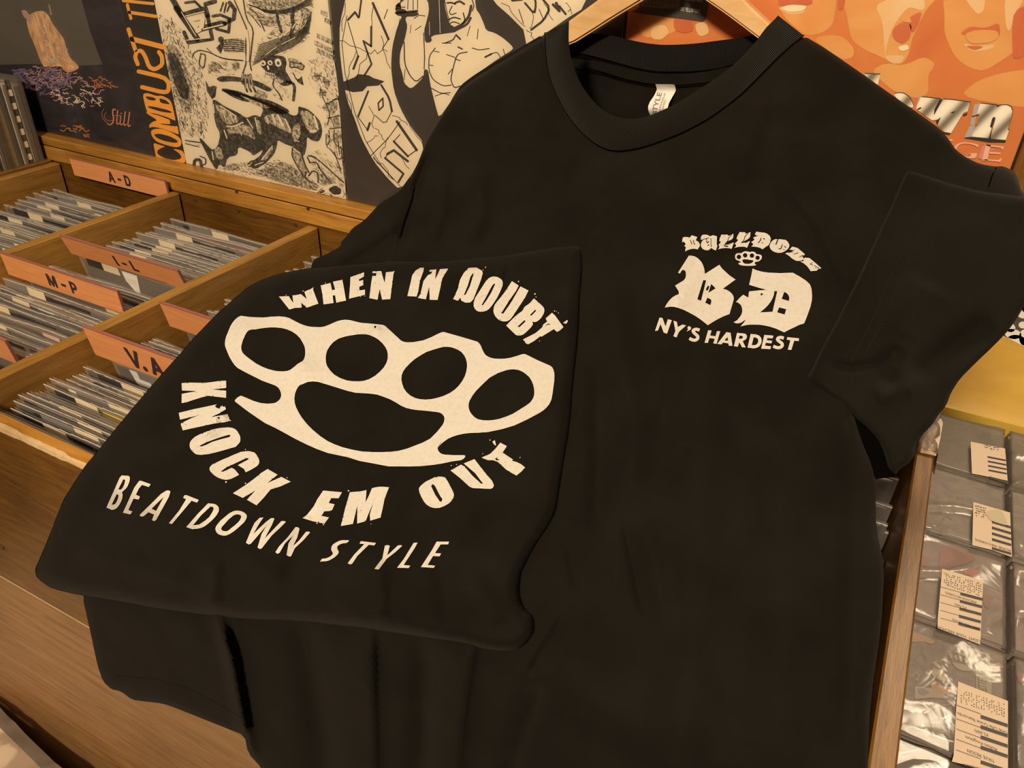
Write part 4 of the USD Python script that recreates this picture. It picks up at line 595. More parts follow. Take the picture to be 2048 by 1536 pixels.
ROUGH = [w1('62,598 225,592 300,705 285,580 340,575 425,558 520,640 480,520 615,460 632,435 625,490 712,715 520,782 430,700 438,780 330,785 235,812'), w1('748,415 910,375 935,493 985,485 948,355 1105,322 1165,665 1003,700 985,580 945,582 960,705 795,728 775,560'), w1('1235,280 1460,200 1458,270 1375,320 1380,345 1445,325 1448,410 1380,440 1385,498 1475,485 1475,570 1212,635 1230,400'), w1('1600,185 1740,180 1795,375 1818,200 1930,190 1960,175 1940,240 1890,640 1755,650 1715,480 1680,652 1545,625 1575,380 1595,260 1650,262 1665,215 1595,215'),
    w2('410,160 490,155 480,230 410,420 375,640 340,750 150,740 215,470 250,310 320,215'), w2('605,205 745,190 720,400 820,185 990,175 865,380 820,600 770,820 608,815 598,545 530,805 365,780 420,690 480,430 570,310 640,280 660,235 600,240'), w2('1400,165 1480,155 1570,155 1680,220 1695,270 1660,400 1620,510 1500,810 1440,870 1340,875 1250,830 1240,770 1185,835 1088,800 1180,600 1230,400 1310,260', '1490,270 1505,290 1430,540 1340,715 1310,712 1390,520 1440,350'),
    pg('102,358 150,310 195,288 240,280 290,288 330,305 365,332 385,360 388,400 385,440 340,550 290,650 230,740 180,810 145,845 110,865 60,880 2,883 -35,876 -66,858 -92,828 -107,792 -110,755 -107,717 -80,640 -32,567', ('240,400 258,412 190,560 110,690 50,770 25,775 100,640 200,450',), 960, 520, 8.533), w3('545,360 660,435 620,520 500,690 375,890 370,915 400,912 520,740 690,450 828,520 770,640 560,960 520,1010 480,1040 430,1050 390,1048 340,1032 300,1005 260,960 235,910 228,865 232,820 250,765 290,710 350,640 420,550'),
    w3('920,655 1000,725 1070,790 1094,825 1100,860 1092,905 1070,950 1038,995 1000,1030 970,1050 940,1060 895,1055 905,1100 870,1150 830,1190 785,1235 740,1270 700,1286 660,1290 625,1284 600,1270 445,1118 580,980 650,920 720,870 760,800 850,735', '945,845 955,870 880,948 850,942', '760,1025 778,1048 675,1145 640,1138'), w3('1228,900 1280,945 1425,1145 1370,1200 1315,1228 1260,1180 1050,1310 1030,1300 985,1335 920,1385 820,1440 780,1420 735,1355 950,1245 1060,1150 1080,1100 1145,1050 1120,995', '1110,1130 1160,1100 1195,1110 1180,1085 1150,1095 1135,1100'), w3('1415,1075 1455,1045 1490,1020 1500,1050 1470,1090 1440,1080'),
    w4('237,165 420,155 600,160 720,160 850,145 1030,120 1148,115 1152,265 860,295 1150,320 1148,468 900,440 780,425 640,460 420,530 350,555 235,577 240,385 540,330 245,318'), w4('178,775 480,700 960,600 920,640 960,675 1020,690 1025,650 1070,630 1100,655 1125,640 1148,700 1000,790 840,862 1180,800 1215,900 1255,935 1130,965 900,995 260,1135 215,995 400,900 570,830 205,915'),
    Polygon([(424, 859), (439, 856), (453.9, 854.7), (461, 855), (466.8, 856.4), (471.5, 859), (475, 862.9), (479.7, 871), (480.8, 876), (480.8, 881.6), (479, 885.5), (476, 888.7), (471.5, 893.6), (435, 904), (418, 908), (404.7, 909.5), (398, 910), (391, 908), (384, 902), (380, 896), (379, 890), (380, 884.5), (383, 880), (390, 873.5), (398.6, 869)], [Q('1215,1222 1240,1240 1215,1270 1040,1315 860,1370 740,1430 640,1465 605,1450 740,1380 900,1320 1060,1265', 340, 750, 10.2375)]),
    w5('660,475 690,460 740,452 820,445 870,452 930,470 970,515 1000,570 1012,610 1010,650 990,685 960,710 870,765 780,808 750,750 645,685 740,632 830,585 825,568 790,565 620,645 440,730 355,795 400,795 470,762 540,730 590,755 620,790 668,850 600,886 530,920 480,932 430,935 365,922 300,895 245,860 200,820 172,785 160,750 168,718 190,690 230,660 280,640 380,592 480,550 580,505'), w5('1155,750 1325,848 1150,990 1390,885 1550,968 1370,1050 1205,1100 1090,1240 965,1372 798,1275 945,1120 730,1245 560,1165 790,1015 920,920 1040,820'),
    w6('475,215 862,250 790,375 640,370 590,470 710,497 660,615 610,635 500,640 440,735 595,765 500,895 260,845 50,780 140,715 280,540 350,400'), w6('1020,250 1250,230 1362,205 1345,455 1410,320 1475,165 1550,148 1620,138 1720,138 1825,148 1780,260 1730,400 1690,600 1650,770 1435,835 1430,700 1498,470 1440,610 1400,700 1345,845 1168,893 1175,520 1085,900 835,943 930,560'),
    pg('480,708 540,710 600,725 650,800 690,880 725,945 748,1000 750,1030 745,1060 715,1120 660,1170 580,1215 500,1245 430,1248 380,1240 330,1220 280,1185 240,1140 195,1060 160,980 150,920 165,885 200,850 260,800 340,760 410,725', ('385,838 420,860 520,1050 552,1090 540,1135 510,1135 430,1020 360,870',), 820, 870, 8.533), w7('870,505 935,540 1060,690 1215,830 1242,825 1110,650 915,485 1100,410 1200,540 1300,665 1400,780 1435,860 1415,900 1380,920 1250,915 1150,910 1070,905 1020,885 980,850 920,795 860,740 690,605'),
    w7('1540,130 1655,190 1580,300 1760,420 1740,440 1820,460 1900,500 1965,555 1900,625 1815,693 1730,645 1640,590 1570,525 1500,460 1420,430 1330,430 1215,385 1290,355 1370,320 1460,230', '1450,405 1500,370 1480,400 1530,420 1480,435'), w7('1400,110 1450,90 1470,180 1440,170')]
EVEN = [w8('355,88 465,95 485,110 490,130 488,165 480,200 458,255 430,300 360,365 372,400 370,430 362,480 340,530 312,580 280,620 240,645 195,655 105,615 250,290 320,130', '385,150 412,165 400,230 375,285 345,320 300,318', '275,395 302,410 300,445 290,480 270,525 245,560 190,572'), w8('640,180 670,175 832,232 800,280 690,245 640,300 590,405 655,435 635,485 550,470 465,655 532,680 495,728 375,700 480,470 560,290'), w8('1090,335 1135,335 1155,355 1130,440 920,820 885,838 852,820 885,730 795,692 710,762 660,760 650,735 830,560 1000,390', '1045,440 920,670 845,635 920,560'), w8('1385,412 1420,412 1620,490 1590,535 1500,505 1180,885 1128,872 1300,660 1410,480 1360,455'),
    w8('1770,545 1840,550 1890,560 1922,582 1945,610 1950,645 1945,680 1912,740 1860,800 1790,865 1720,920 1660,948 1600,962 1510,970 1412,935 1600,720', '1810,600 1840,602 1860,618 1858,650 1840,690 1790,770 1720,830 1620,895 1525,905 1660,740'), pg('400,190 440,181 480,180 530,190 570,205 605,230 628,260 628,295 615,330 585,378 540,420 470,485 400,540 335,582 280,605 240,610 200,605 155,590 120,565 98,530 90,490 102,450 130,410 180,350 240,300 330,225', ('400,265 435,250 470,245 500,250 520,260 532,280 530,300 510,342 480,380 420,435 360,480 325,512 290,530 255,532 220,525 200,510 190,490 205,455 240,420 320,330',), 420, 1000, 8.533),
    w9('850,300 915,298 870,360 810,455 740,580 830,490 960,370 1040,310 1085,308 1100,320 1060,420 935,655 1040,545 1130,450 1220,358 1270,358 1295,375 1180,490 1060,600 970,715 885,825 850,838 810,810 880,580 968,432 860,560 700,745 660,760 612,730 690,540 760,390'), w9('1460,460 1500,465 1530,490 1490,640 1418,785 1520,690 1640,540 1690,538 1708,555 1600,680 1450,820 1385,960 1350,965 1305,940 1340,740 1415,610 1280,740 1190,900 1150,920 1115,890 1180,790 1330,630'),
    pg('350,152 440,155 435,172 410,195 340,205 300,220 270,240 260,260 264,285 285,330 280,355 260,380 220,415 180,440 140,462 100,472 0,480 30,435 90,430 130,415 170,390 190,370 195,350 178,320 168,295 175,250 200,215 240,190 295,162', (), 640, 1060, 7.585), w10('620,168 850,195 825,235 740,225 570,390 490,510 460,523 418,505 520,370 670,215 598,205'), w10('985,235 1030,228 1060,240 1020,385 1180,235 1225,228 1248,240 1150,330 1015,435 910,575 890,600 825,590 945,430 965,330'), w10('1420,195 1482,190 1440,270 1270,530 1370,540 1345,578 1168,573 1270,440'), w10('1770,175 1958,175 1945,218 1830,220 1745,350 1838,355 1815,400 1715,395 1635,530 1748,540 1725,575 1530,562 1700,300')]
g = np.random.default_rng(21); nick = []
for p in ROUGH:
    l = p.exterior; n = int(l.length / 26)
    for d in g.uniform(0, l.length, n): nick.append(Point(*(np.array(l.interpolate(d).coords[0]) + g.normal(0, .6, 2))).buffer(g.uniform(.35, 1.1), 2))
    x0, y0, x1, y1 = p.bounds
    for _ in range(int(p.area / 330)): nick.append(Point(g.uniform(x0, x1), g.uniform(y0, y1)).buffer(g.uniform(.3, .75), 2))
spots = [Point(*q).buffer(r_, 3) for q, r_ in (((649, 594), 1.4), ((606, 582), 1.2), ((572, 590), .9), ((651, 566), 1), ((721, 593), .9), ((730, 592), .9), ((971, 534.6), 1.2), ((966, 540), 1), ((1037, 563), 1.3), ((1070, 588), 1.6), ((1072, 594), 1), ((1109, 622), 1.2), ((1117, 626), 1), ((1113, 623), .7), ((1079, 682), .9), ((452, 964), 1.8), ((491, 966.5), 1.4), ((574, 955.5), 1.1), ((491, 899), 1.1), ((697, 981.5), 1.6), ((634, 1046.5), 1.3), ((647, 1049), 1.3), ((742, 1048), .8), ((980, 880), 1.2), ((965.5, 907.5), .9), ((1040, 915), 1.1), ((913, 929), 1), ((902.5, 931), 1))]
PRINT = [p.difference(unary_union(nick)) for p in ROUGH] + EVEN + spots
part(fs, 'back_print', film(PRINT, back.at(.0005), 12), 'white_ink', label='white distressed slogan lettering')
KN = np.vstack([Q('240,65 330,78 415,83 500,85 590,75 680,72 740,78 790,92 845,122 900,150 950,170 1000,185 1050,192 1100,193 1140,194 1180,190 1230,172 1280,150 1330,128 1380,115 1430,110 1480,115 1540,130 1600,145 1720,155 1820,165 1855,170 1880,182 1960,255', 440, 620, 5.689),
    Q('130,245 165,262 200,268 245,268 290,265 400,245 500,205 570,170 620,148 645,143 670,150 850,200 1050,260 1075,280 1095,310 1110,350 1130,390 1150,420 1180,440 1215,455 1250,463 1300,467 1350,467 1400,463 1450,455 1520,435 1590,412 1615,408 1640,415 1780,485 1930,550 1955,570 1970,600 1980,640 1982,680 1978,740 1970,800 1960,880 1945,960 1918,1015 1880,1060 1845,1090 1800,1120 1650,1200 1500,1270 1350,1315 1180,1350 1070,1358 960,1362 890,1370 820,1385 755,1405 700,1430 660,1458 620,1490 575,1535', 780, 640, 6.0235),
    Q('565,90 520,140 490,175 475,210 472,235 480,260 495,285 520,310 555,326 600,335 740,342 900,342 930,345 945,358 940,375 930,390 905,412 870,430 720,450 560,485 400,510 200,530 0,538', 820, 870, 8.533), Q('1300,708 1180,685 1060,663 960,632 800,598 710,565 620,525 530,480 440,430 365,390 290,355 220,308 150,260 45,180 38,170 45,158 65,140 90,128 140,148 190,170 250,188 295,193 340,192 370,187 390,175 408,158 418,135 418,110 410,85 395,62 370,45', 460, 760, 4.096), Q('475,803 420,775 300,715 200,660 165,625 140,590 105,530 80,470 60,420 55,390 58,345 70,300 95,240 120,180 145,140 170,110 205,80', 440, 620, 5.689)])
HO = [Q('330,230 365,222 400,222 450,212 500,205 560,199 620,198 700,205 760,220 820,245 870,280 910,320 940,370 960,410 968,450 970,490 965,530 955,560 940,580 880,615 840,650 800,680 765,693 720,698 665,697 620,690 550,672 480,645 410,608 350,565 300,527 260,490 245,455 242,420 245,400 262,340 290,280 308,250', 440, 620, 5.689), Q('1430,300 1475,292 1520,285 1565,277 1610,275 1655,276 1700,285 1755,308 1800,335 1845,375 1880,420 1900,460 1908,500 1908,550 1895,600 1862,655 1820,700 1765,748 1700,785 1640,805 1580,812 1510,810 1440,800 1365,773 1300,735 1255,690 1220,640 1207,600 1203,550 1208,500 1220,460 1250,410 1290,365 1350,325', 440, 620, 5.689),
    Q('600,335 640,325 680,323 720,326 760,335 815,357 860,385 893,425 915,470 926,515 928,560 918,625 900,680 870,735 830,790 780,838 720,880 640,916 560,940 490,954 420,958 360,953 300,938 245,910 200,870 165,820 145,760 138,715 140,670 158,620 190,575 240,522 300,470 370,425 440,385 520,358', 780, 640, 6.0235), Q('1400,605 1450,596 1500,595 1550,603 1600,625 1642,655 1680,690 1706,733 1725,780 1735,830 1738,880 1733,918 1720,950 1690,992 1640,1030 1560,1080 1480,1130 1400,1163 1320,1190 1250,1204 1180,1210 1120,1207 1060,1195 1018,1170 980,1130 957,1090 947,1050 948,1010 960,970 995,910 1040,850 1120,770 1200,695 1300,640', 780, 640, 6.0235),
    Q('640,15 680,12 720,15 810,42 900,70 965,90 1030,105 1090,108 1150,112 1205,120 1250,135 1310,158 1360,185 1400,210 1440,228 1480,238 1520,245 1610,253 1690,262 1720,268 1740,280 1753,298 1757,320 1752,345 1740,370 1695,425 1640,480 1580,512 1520,535 1450,562 1380,580 1315,588 1250,590 1165,590 1080,585 1000,570 920,550 860,528 800,500 740,460 680,410 630,360 590,310 562,265 540,220 530,185 528,150 533,112 545,80 558,57 575,40 592,36 610,27', 460, 760, 4.096)]
part(fs, 'knuckle_print', film(Polygon(KN, HO).buffer(0), back.at(.0005), 12), 'white_ink', label='large white knuckle-duster print')
# ---------------------------------------------------------------- hanger
hg = thing('coat_hanger', 'pale wooden coat hanger holding the black T-shirt', 'hanger', (-.2, .655, -.09))
def slab(poly, ya, yb, bev=.0018):
    o = np.array(poly.exterior.coords)[:-1]; i_ = np.array(poly.buffer(-bev * 2600).exterior.coords)
    rings = []
    for p, y in ((resample(o, 14), None),):
        q = onY(p, ya)[:, [0, 2]]; P = Polygon(q)
        P = P.buffer(0); I = P.buffer(-bev)
        a = trimesh.creation.extrude_polygon(I, yb - ya, engine='earcut'); b = trimesh.creation.extrude_polygon(P, yb - ya - 2 * bev, engine='earcut'); b.apply_translation((0, 0, bev))
        v = np.vstack([a.vertices, b.vertices]); f = np.vstack([a.faces, b.faces + len(a.vertices)])
        return trimesh.Trimesh(np.c_[v[:, 0], ya + v[:, 2], v[:, 1]], f[:, ::-1], process=False)
part(hg, 'arm', slab(pg('1092,100 1141,90 1180,66 1230,34 1290,-2 1330,-26 1356,-40 1352,-95 1330,-92 1290,-66 1240,-32 1195,0 1165,22 1140,40 1110,62', sm=1), .648, .660), 'hanger_wood', label='left arm of the hanger')
part(hg, 'arm', slab(pg('1352,-95 1356,-40 1380,-22 1409,0 1450,28 1490,58 1516,78 1560,106 1600,120 1590,96 1545,54 1520,32 1495,8 1460,-30 1430,-58 1395,-84', sm=1), .648, .660), 'hanger_wood', label='right arm of the hanger')
hk = onY((1354, -80), .654)[0]; a = np.linspace(0, 1.35 * math.pi, 22); hp = np.vstack([[hk[0], .654, hk[2]], [hk[0], .654, hk[2] + .03]] + [[hk[0] + .02 - .02 * math.cos(q), .654, hk[2] + .045 + .022 * math.sin(q)] for q in a])
part(hg, 'hook', cat(*[trimesh.creation.cylinder(.0016, segment=(p, q), sections=8) for p, q in zip(hp[:-1], hp[1:])]), 'screw_metal')

# ---------------------------------------------------------------- disc table on the right
tb = thing('disc_table', 'low dark wooden table under the plastic-wrapped disc cases', 'table', (.4, 1.0, -1.3))
part(tb, 'table_top', bx(.0705, 1.2, .05, 1.75, -.640, -.614, .002), 'oak_y')
for x in (.11, 1.15):
    for y in (.10, 1.70): part(tb, 'leg', bx(x - .02, x + .02, y - .02, y + .02, -1.30, -.641), 'oak_z')
speckle('art_olive', (.045, .032, .012), (.13, .095, .045), 60, .4, dist=2); speckle('art_taupe', (.15, .11, .09), (.36, .29, .24), 26, .4, dist=2.5); speckle('art_rose', (.22, .15, .14), (.44, .30, .27), 20, .4, dist=2.5)
speckle('art_mauve', (.12, .07, .07), (.32, .20, .19), 48, .4, dist=2.0); speckle('art_slate', (.05, .045, .045), (.18, .16, .15), 40, .4, dist=2)
plain('art_black', (.015, .012, .014), .4); plain('art_cream', (.60, .52, .36), .45); plain('art_apricot', (.66, .38, .17), .45); plain('art_red', (.40, .10, .08), .45); plain('label_paper', (.78, .62, .47), .6); plain('label_bar', (.04, .033, .036), .5); plain('spine_black', (.012, .010, .012), .3)
ZT = -.600
zt = lambda up=0: (lambda p: onZ(p, ZT + .0008 + up))
ROWS = [(.378, .512), (.518, .656), (.663, .797), (.804, .934), (.940, 1.070)]
def case(label, x0, x1, y0, y1, art, group=None):
    t = thing('disc_case', label, 'CD case', ((x0 + x1) / 2, (y0 + y1) / 2, -.614), group)
    part(t, 'tray', bx(x0 + .001, x1 - .001, y0 + .001, y1 - .001, -.6135, -.6045, .0008), 'spine_black')
    part(t, 'cover_art', bx(x0 + .003, x1 - .003, y0 + .004, y1 - .003, -.6043, ZT + .0002), art)
    part(t, 'case_lid', bx(x0, x1, y0, y1, -.6040, ZT + .0006, .0006), 'case_clear')
    n = 40; X, Y = np.meshgrid(np.linspace(x0 - .0025, x1 + .0025, n), np.linspace(y0 - .0022, y1 + .0022, n)); e = np.minimum(np.minimum(X - X.min(), X.max() - X), np.minimum(Y - Y.min(), Y.max() - Y)) / .006
    h = np.clip(e, 0, 1); nz = meshkit.fbm(np.c_[X.ravel() * 13 + Y.ravel() * 6, Y.ravel() * 17 - X.ravel() * 8, X.ravel() * 0 + y0 * 5], 1, 17).reshape(X.shape); rdg = np.clip(1 - np.abs(nz - .5) * 6, 0, 1) ** 1.3
    z = .0046 * h * rdg + ZT + .0022 + .0016 * h * meshkit.fbm(np.c_[X.ravel() * 30, Y.ravel() * 20, X.ravel() * 0 + y0 * 9], 3, 7).reshape(X.shape) - .012 * (1 - h) * (e < .5)
    v = np.c_[X.ravel(), Y.ravel(), z.ravel()]; i = np.arange(n * (n - 1)); i = i[i % n != n - 1]
    part(t, 'plastic_sleeve', (v, np.vstack([np.c_[i, i + 1, i + n + 1], np.c_[i, i + n + 1, i + n]])), 'film_wrinkled', smooth=True)
    return t
P4 = lambda s, sm=0: pg(s, (), 1728, 1236, 5.12, sm); S4 = lambda s, w, sm=1: stroke(s, w, 1728, 1236, 5.12, sm); P3 = lambda s, sm=0: pg(s, (), 1728, 1000, 6.4, sm); S3 = lambda s, w, sm=1: stroke(s, w, 1728, 1000, 6.4, sm); P8 = lambda s, sm=0: pg(s, (), 1880, 860, 7.68, sm)
X0, X1 = .0755, .1985
def price_label(t, outline, bars, texts, seed, area):
    part(t, 'price_label', film(outline, zt(.0074)), 'label_paper')
    if bars: part(t, 'label_bar', film(bars, zt(.0078)), 'label_bar')
    for s, p0, p1, up in texts: part(t, 'label_lettering', text_film(s, p0, p1, up, zt(.0078), False), 'label_bar')
    g = np.random.default_rng(seed); (ax, ay), (bx_, by), n, m_ = area; q = []
    for r in range(n):
        for c in range(m_):
            if g.random() < .25: continue
            x = ax + (bx_ - ax) * (c + .5) / m_; y = ay + (by - ay) * (c + .5) / m_ + r * 4.6
            for _ in range(2):
                a = g.choice([0.25, 1.75]); d = np.array([math.cos(a), math.sin(a)]) * 1.2; o = np.array([x, y]) + g.normal(0, .7, 2); q.append(LineString([o - d, o + d]).buffer(.35, 1))
    part(t, 'small_print', film(q, zt(.0078)), 'label_bar')
px4 = lambda x, y: (1728 + x / 5.12, 1236 + y / 5.12)
# nearest case with its cartoon cover
case('grey sleeved disc case nearest the camera beside the cabinet side', X0, X1, *ROWS[0], 'art_slate')
t = case('mauve sleeved disc case with BITTER KINGDOM title strip', X0, X1, *ROWS[1], 'art_mauve')
part(t, 'printed_shapes', film([P4('680,540 720,515 780,525 850,590 930,690 860,670 780,640 700,590', 1), P4('520,700 600,705 700,720 760,740 880,830 700,815 520,830', 0), P4('900,450 1000,470 1110,500 1100,545 1000,540 930,500', 1), P4('1310,610 1400,600 1435,640 1400,668 1315,662', 1), *[P4(f'{870 + 50 * k},{370 + 14 * k} {900 + 50 * k},{360 + 14 * k} {915 + 50 * k},{410 + 14 * k} {885 + 50 * k},{420 + 14 * k}', 1) for k in range(5)], *[P4(f'{930 + 42 * k},{340 + 20 * k} {958 + 42 * k},{330 + 20 * k} {966 + 42 * k},{368 + 20 * k}', 0) for k in range(4)],
    S4('585,1120 700,1110 800,1130 880,1180', 16), S4('740,1180 820,1160 890,1225', 18), S4('630,1020 650,1055 690,1040 690,1000', 14), S4('710,990 730,1030 770,1010 765,965', 14), S4('790,950 815,980 855,965 845,925', 14), S4('540,560 570,600 530,640 560,630', 12), S4('720,460 770,500', 30), S4('640,560 660,570', 26), S4('600,960 760,900 930,880', 8), S4('600,1060 780,1080 930,960', 8), S4('500,140 560,170 640,190', 10), S4('980,330 1030,280 1100,290', 10)], zt(.0002)), 'art_cream')
part(t, 'printed_shapes', film([P4('670,650 720,635 780,680 850,705 930,700 890,770 820,785 740,765 690,720', 1), P4('800,430 850,420 890,460 850,480', 1), P4('490,140 620,180 740,240 690,270 600,235 480,250', 1), P4('1320,500 1400,470 1440,500 1350,540', 1)], zt(.0003)), 'art_apricot')
part(t, 'printed_shapes', film([P4('545,725 600,715 680,765 610,795 560,780', 1), P4('770,640 830,640 905,690 830,690', 1), P4('480,270 560,235 640,250 600,330 520,420 470,450', 1), P4('600,990 720,930 880,900 920,930 800,1020 640,1060', 1)], zt(.00025)), 'art_slate')
part(t, 'title_strip', film(P4('1125,315 1160,312 1200,345 1285,365 1292,500 1308,530 1305,778 1150,740 1145,560 1138,420'), zt(.0004)), 'art_cream')
part(t, 'title_lettering', text_film('BITTER KINGDOM', px4(1258, 770), px4(1245, 375), (-17, -4), zt(.0006)), 'label_bar')
price_label(t, P4('965,650 1475,850 1475,1536 1440,1600 900,1470 918,1400 945,900'), [P4(f'1195,{y} 1472,{y + 95} 1472,{y + 130} 1195,{y + 38}') for y in (990, 1095, 1200, 1305, 1455)] + [S4(f'945,{y} 1195,{y + 92}', 5, 0) for y in (890, 1030, 1135, 1240, 1350)],
    [('One Life Crew Records', px4(1468, 1165), px4(955, 960), (1.5, 6.2)), ('¥1,880', px4(1272, 1188), px4(1130, 1135), (1.5, 6.2)), ('Rotten Kingdom', px4(1362, 1335), px4(1035, 1200), (1.5, 6.2)), ('TRVE REIGN', px4(1335, 1450), px4(1055, 1340), (1.5, 6.6)), ('TRVE REIGN', px4(1250, 1545), px4(1020, 1490), (1.5, 6.0))], 3, (px4(985, 740), px4(1450, 890), 6, 18))
px3 = lambda x, y: (1728 + x / 6.4, 1000 + y / 6.4)
t = case('rose-grey sleeved disc case with LIGHT YOUR ANCHOR price label', X0, X1, *ROWS[2], 'art_rose')
part(t, 'printed_shapes', film([P3('980,580 1200,600 1460,740 1300,820 1080,870 960,960', 1), P3('1230,920 1420,860 1520,960 1440,1000', 1), P3('740,700 850,750 800,860 730,830', 1), P3('1530,1180 1650,1250 1600,1400 1530,1350', 1)], zt(.0002)), 'art_red')
price_label(t, P3('1000,880 1250,950 1525,1035 1500,1560 1490,1850 940,1640 945,1500'), [P3(f'{1235 - k * 6},{1180 + 96 * k} {1520 - k * 8},{1255 + 96 * k} {1518 - k * 8},{1290 + 96 * k} {1233 - k * 6},{1215 + 96 * k}') for k in range(5)] + [S3(f'980,{1110 + 100 * k} 1230,{1180 + 100 * k}', 5, 0) for k in range(5)],
    [('LIGHT YOUR ANCHOR', px4(1192, 228), px4(752, 78), (1.2, 6.0)), ('LIGHT YOUR ANCHOR', px4(1192, 110), px4(900, 0), (1.2, 5.0)), ('ANCHOR RECORDS', px3(1440, 1300), px3(1040, 1170), (1.0, 4.6)), ('¥1,380', px3(1310, 1370), px3(1160, 1320), (1.0, 4.6))], 4, (px3(1020, 930), px3(1510, 1080), 6, 18))
t = case('taupe sleeved disc case with a cream patch on its price label', X0, X1, *ROWS[3], 'art_taupe')
part(t, 'printed_shapes', film([P3('820,360 1390,560 1380,580 800,410', 0), S3('1000,250 1060,190 1120,240', 22)], zt(.0002)), 'art_slate')
part(t, 'cover_lettering', text_film('Silhouette', px3(1080, 420), px3(1350, 510), (-1, -6), zt(.0004), False), 'art_cream')
price_label(t, P3('1400,25 1870,160 1895,700 1890,730 1640,640 1385,578'), [P3(f'1638,{y} 1885,{y + 74} 1886,{y + 104} 1640,{y + 32}') for y in (262, 338, 412, 486, 600)], [('BONE RECORDS', px3(1880, 640), px3(1420, 490), (.8, 4.2))], 5, (px3(1415, 70), px3(1560, 110), 5, 7))
part(t, 'cream_patch', film(P3('1560,150 1640,130 1720,120 1790,170 1840,330 1700,290 1600,250', 1), zt(.0080)), 'art_cream')
t = case('olive sleeved disc case farthest along the first row by the yellow envelope', X0, X1, *ROWS[4], 'art_olive')
price_label(t, P8('470,178 1000,285 1040,778 490,668'), [P8(f'{730 + 5 * k},{400 + 68 * k} {1012 + 6 * k},{455 + 68 * k} {1013 + 6 * k},{478 + 68 * k} {732 + 5 * k},{424 + 68 * k}') for k in range(4)] + [P8('755,710 1050,785 1050,838 755,740')], [], 6, ((1880 + 680 / 7.68, 860 + 228 / 7.68), (1880 + 900 / 7.68, 860 + 275 / 7.68), 2, 8))
C2 = [('slate', 'grey'), ('slate', 'dark grey'), ('rose', 'pinkish'), ('taupe', 'brownish'), ('olive', 'dark olive')]
for (y0, y1), (a, w), o in zip(ROWS, C2, ('nearest', 'second', 'third', 'fourth', 'farthest')):
    t = case(f'{w} disc case at the right picture edge, {o} of its row', .2035, .3265, y0, y1, 'art_' + a)
    if o == 'farthest': part(t, 'printed_ring', film(stroke('1310,130 1240,150 1215,190 1250,235 1300,250 1380,230 1390,150 1310,130', 20, 1880, 860, 7.68, 1), zt(.0003)), 'art_red')
    if o == 'second': part(t, 'printed_shapes', film(P4('1530,530 1620,560 1700,700 1600,680', 1), zt(.0003)), 'art_red')
# yellow envelope and printed pouch lying farther down the table
def slabz(poly, z0, z1, puff=0.0, step=.02, seed=2):
    p = Polygon(resample(np.array(poly.exterior.coords)[:-1], step)); x0, y0, x1, y1 = p.bounds; X, Y = np.meshgrid(np.arange(x0, x1, step), np.arange(y0, y1, step)); g = np.c_[X.ravel(), Y.ravel()]; g = g[shapely.contains_xy(p.buffer(-step * .6), g[:, 0], g[:, 1])]
    o = np.array(p.exterior.coords)[:-1]; P = np.vstack([o, g]); tr_ = Delaunay(P).simplices; c = P[tr_].mean(1); tr_ = tr_[shapely.contains_xy(p, c[:, 0], c[:, 1])]; d = np.clip(edge_dist(P, o) / .05, 0, 1); k = len(o); n = len(P)
    top = np.c_[P, z1 + puff * np.sqrt(d) * (.6 + .8 * meshkit.fbm(np.c_[P * 14, P[:, :1] * 0], 3, seed))]; bot = np.c_[P, np.full(n, z0)]; i = np.arange(k); j = (i + 1) % k
    return (np.vstack([top, bot]), np.vstack([tr_, tr_[:, ::-1] + n, np.c_[i, j, j + n], np.c_[i, j + n, i + n]]))
yz = onZ([(1862, 822), (1900, 700), (1990, 656), (2048, 732)], -.592)[:, :2]
speckle('yellow_paper', (.60, .34, .025), (.68, .42, .045), 10, .5, bump=.2); plain('yellow_flap', (.74, .50, .08), .5)
env = thing('yellow_envelope', 'bright yellow padded envelope lying above the disc cases', 'envelope', (.25, 1.2, -.613))
yp = Polygon([(.105, 1.082), (.232, 1.082), (.262, 1.110), (.420, 1.150), (.300, 1.290), yz[2], (.120, 1.340), (.100, 1.20)])
part(env, 'pouch', slabz(yp, -.6135, -.597, .010), 'yellow_paper', smooth=40)
part(env, 'flap', slabz(Polygon([yz[2] + (-.004, -.012), yz[3] + (0, -.010), (.330, 1.262), (.318, 1.275), yz[3] + (.004, .002), yz[2]]).buffer(0), -.594, -.590, .002, .02), 'yellow_flap', label='lighter folded flap')
part(env, 'hem', slabz(Polygon([(.104, 1.0775), (.234, 1.0775), (.234, 1.0835), (.104, 1.0835)]), -.6135, -.590, 0, .01), 'yellow_flap')
po = thing('printed_sleeve', 'black printed sleeve patterned with white ovals beyond the yellow envelope', 'sleeve', (.3, 1.5, -.613))
part(po, 'sleeve', bx(.10, .48, 1.36, 1.72, -.6135, -.604, .001), 'cover_black')
ov = [Point(0, 0).buffer(1).simplify(.02)]; g = np.random.default_rng(8); L_ = []
for px, a, b, r in (((2026, 668), 17, 10, .15), ((2034, 682), 20, 12, .2), ((2020, 655), 11, 9, .4), ((2046, 650), 9, 7, 0), ((2048, 675), 10, 16, 0), ((2035, 697), 18, 9, .2), ((2046, 625), 14, 12, .3), ((2013, 641), 9, 6, 0), ((2054, 612), 12, 14, .2), ((2060, 640), 9, 12, 0), ((2075, 660), 14, 10, .3), ((2070, 690), 16, 9, .2), ((2090, 630), 12, 10, 0)):
    L_.append(shapely.affinity.translate(shapely.affinity.rotate(shapely.affinity.scale(ov[0], a, b), math.degrees(r)), *px))
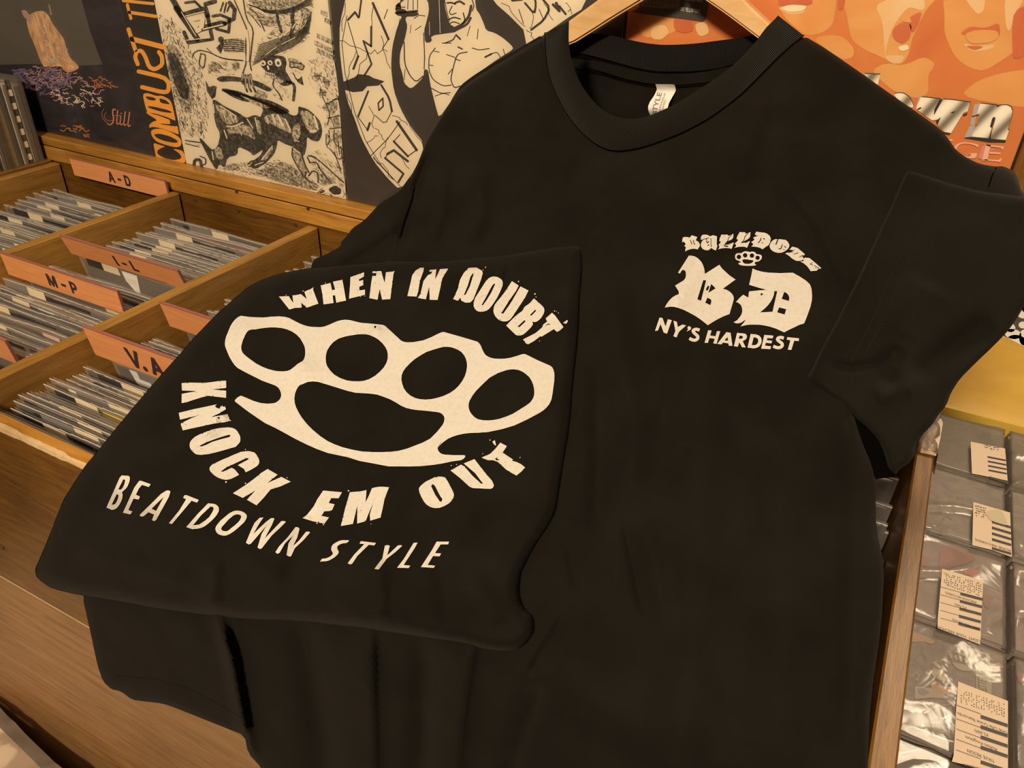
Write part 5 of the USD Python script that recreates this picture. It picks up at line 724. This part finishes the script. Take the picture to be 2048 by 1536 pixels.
part(po, 'white_ovals', film(L_, lambda p: onZ(p, -.6035)), 'label_white')
# crumpled clear sleeve over the far end of the side panel
t = thing('crumpled_sleeve', 'crumpled clear plastic sleeve on the far end of the cabinet side panel', 'plastic sleeve', (.062, .58, -.345))
v = []; n, mm_ = 12, 9
for i in range(n):
    for j in range(mm_):
        a = (j / (mm_ - 1) - .5) * 2; y = .553 + .105 * i / (n - 1); v.append((.062 + a * .0085 + .002 * math.sin(i * 2.1 + j), y, -.3425 - .020 * max(0, abs(a) - .72) / .28 + .0035 * meshkit.noise(np.array([i * .9, j * .8, 1.0]), 3)))
i = np.arange(mm_ * (n - 1)); i = i[i % mm_ != mm_ - 1]
part(t, 'film', (np.array(v), np.vstack([np.c_[i, i + 1, i + mm_ + 1], np.c_[i, i + mm_ + 1, i + mm_]])), 'bag_plastic', smooth=True)
part(t, 'paper_slip', film(pg('1840,905 1846,880 1868,850 1882,836 1886,846 1880,880 1872,912'), lambda p: onZ(p, -.3435)), 'label_paper')
# plastic-wrapped crate on the floor in front of the cabinet
zb = -.81; e = onZ([(0, 1408), (30, 1441), (133, 1536)], zb)[:, :2]
d_ = (e[2] - e[0]) / np.linalg.norm(e[2] - e[0]); q0, q1 = e[0] - d_ * .25, e[2] + d_ * .25; nn = np.array([d_[1], -d_[0]]); nn *= -1 if nn[1] > 0 else 1
t = thing('wrapped_crate', 'crate wrapped in clear plastic standing on the floor before the cabinet', 'crate', (*(q0 + nn * .15), -1.3))
cr = Polygon([q0, q1, q1 + nn * .3, q0 + nn * .3]); part(t, 'crate', slabz(cr.buffer(-.012), -1.30, zb - .022, 0, .05), 'label_paper')
cs = cr.buffer(-.012).exterior; xx = cr.buffer(-.001)
wv, wf = slabz(xx, -1.295, zb - .014, .014, .010, 5); k = len(wv) // 2; wv[:k, 2] += .007 * np.clip(1 - np.abs(meshkit.fbm(np.c_[wv[:k, :2] * 16, wv[:k, :1] * 0], 2, 4) - .5) * 9, 0, 1)
part(t, 'plastic_wrap', (wv, wf), 'bag_plastic', smooth=40)
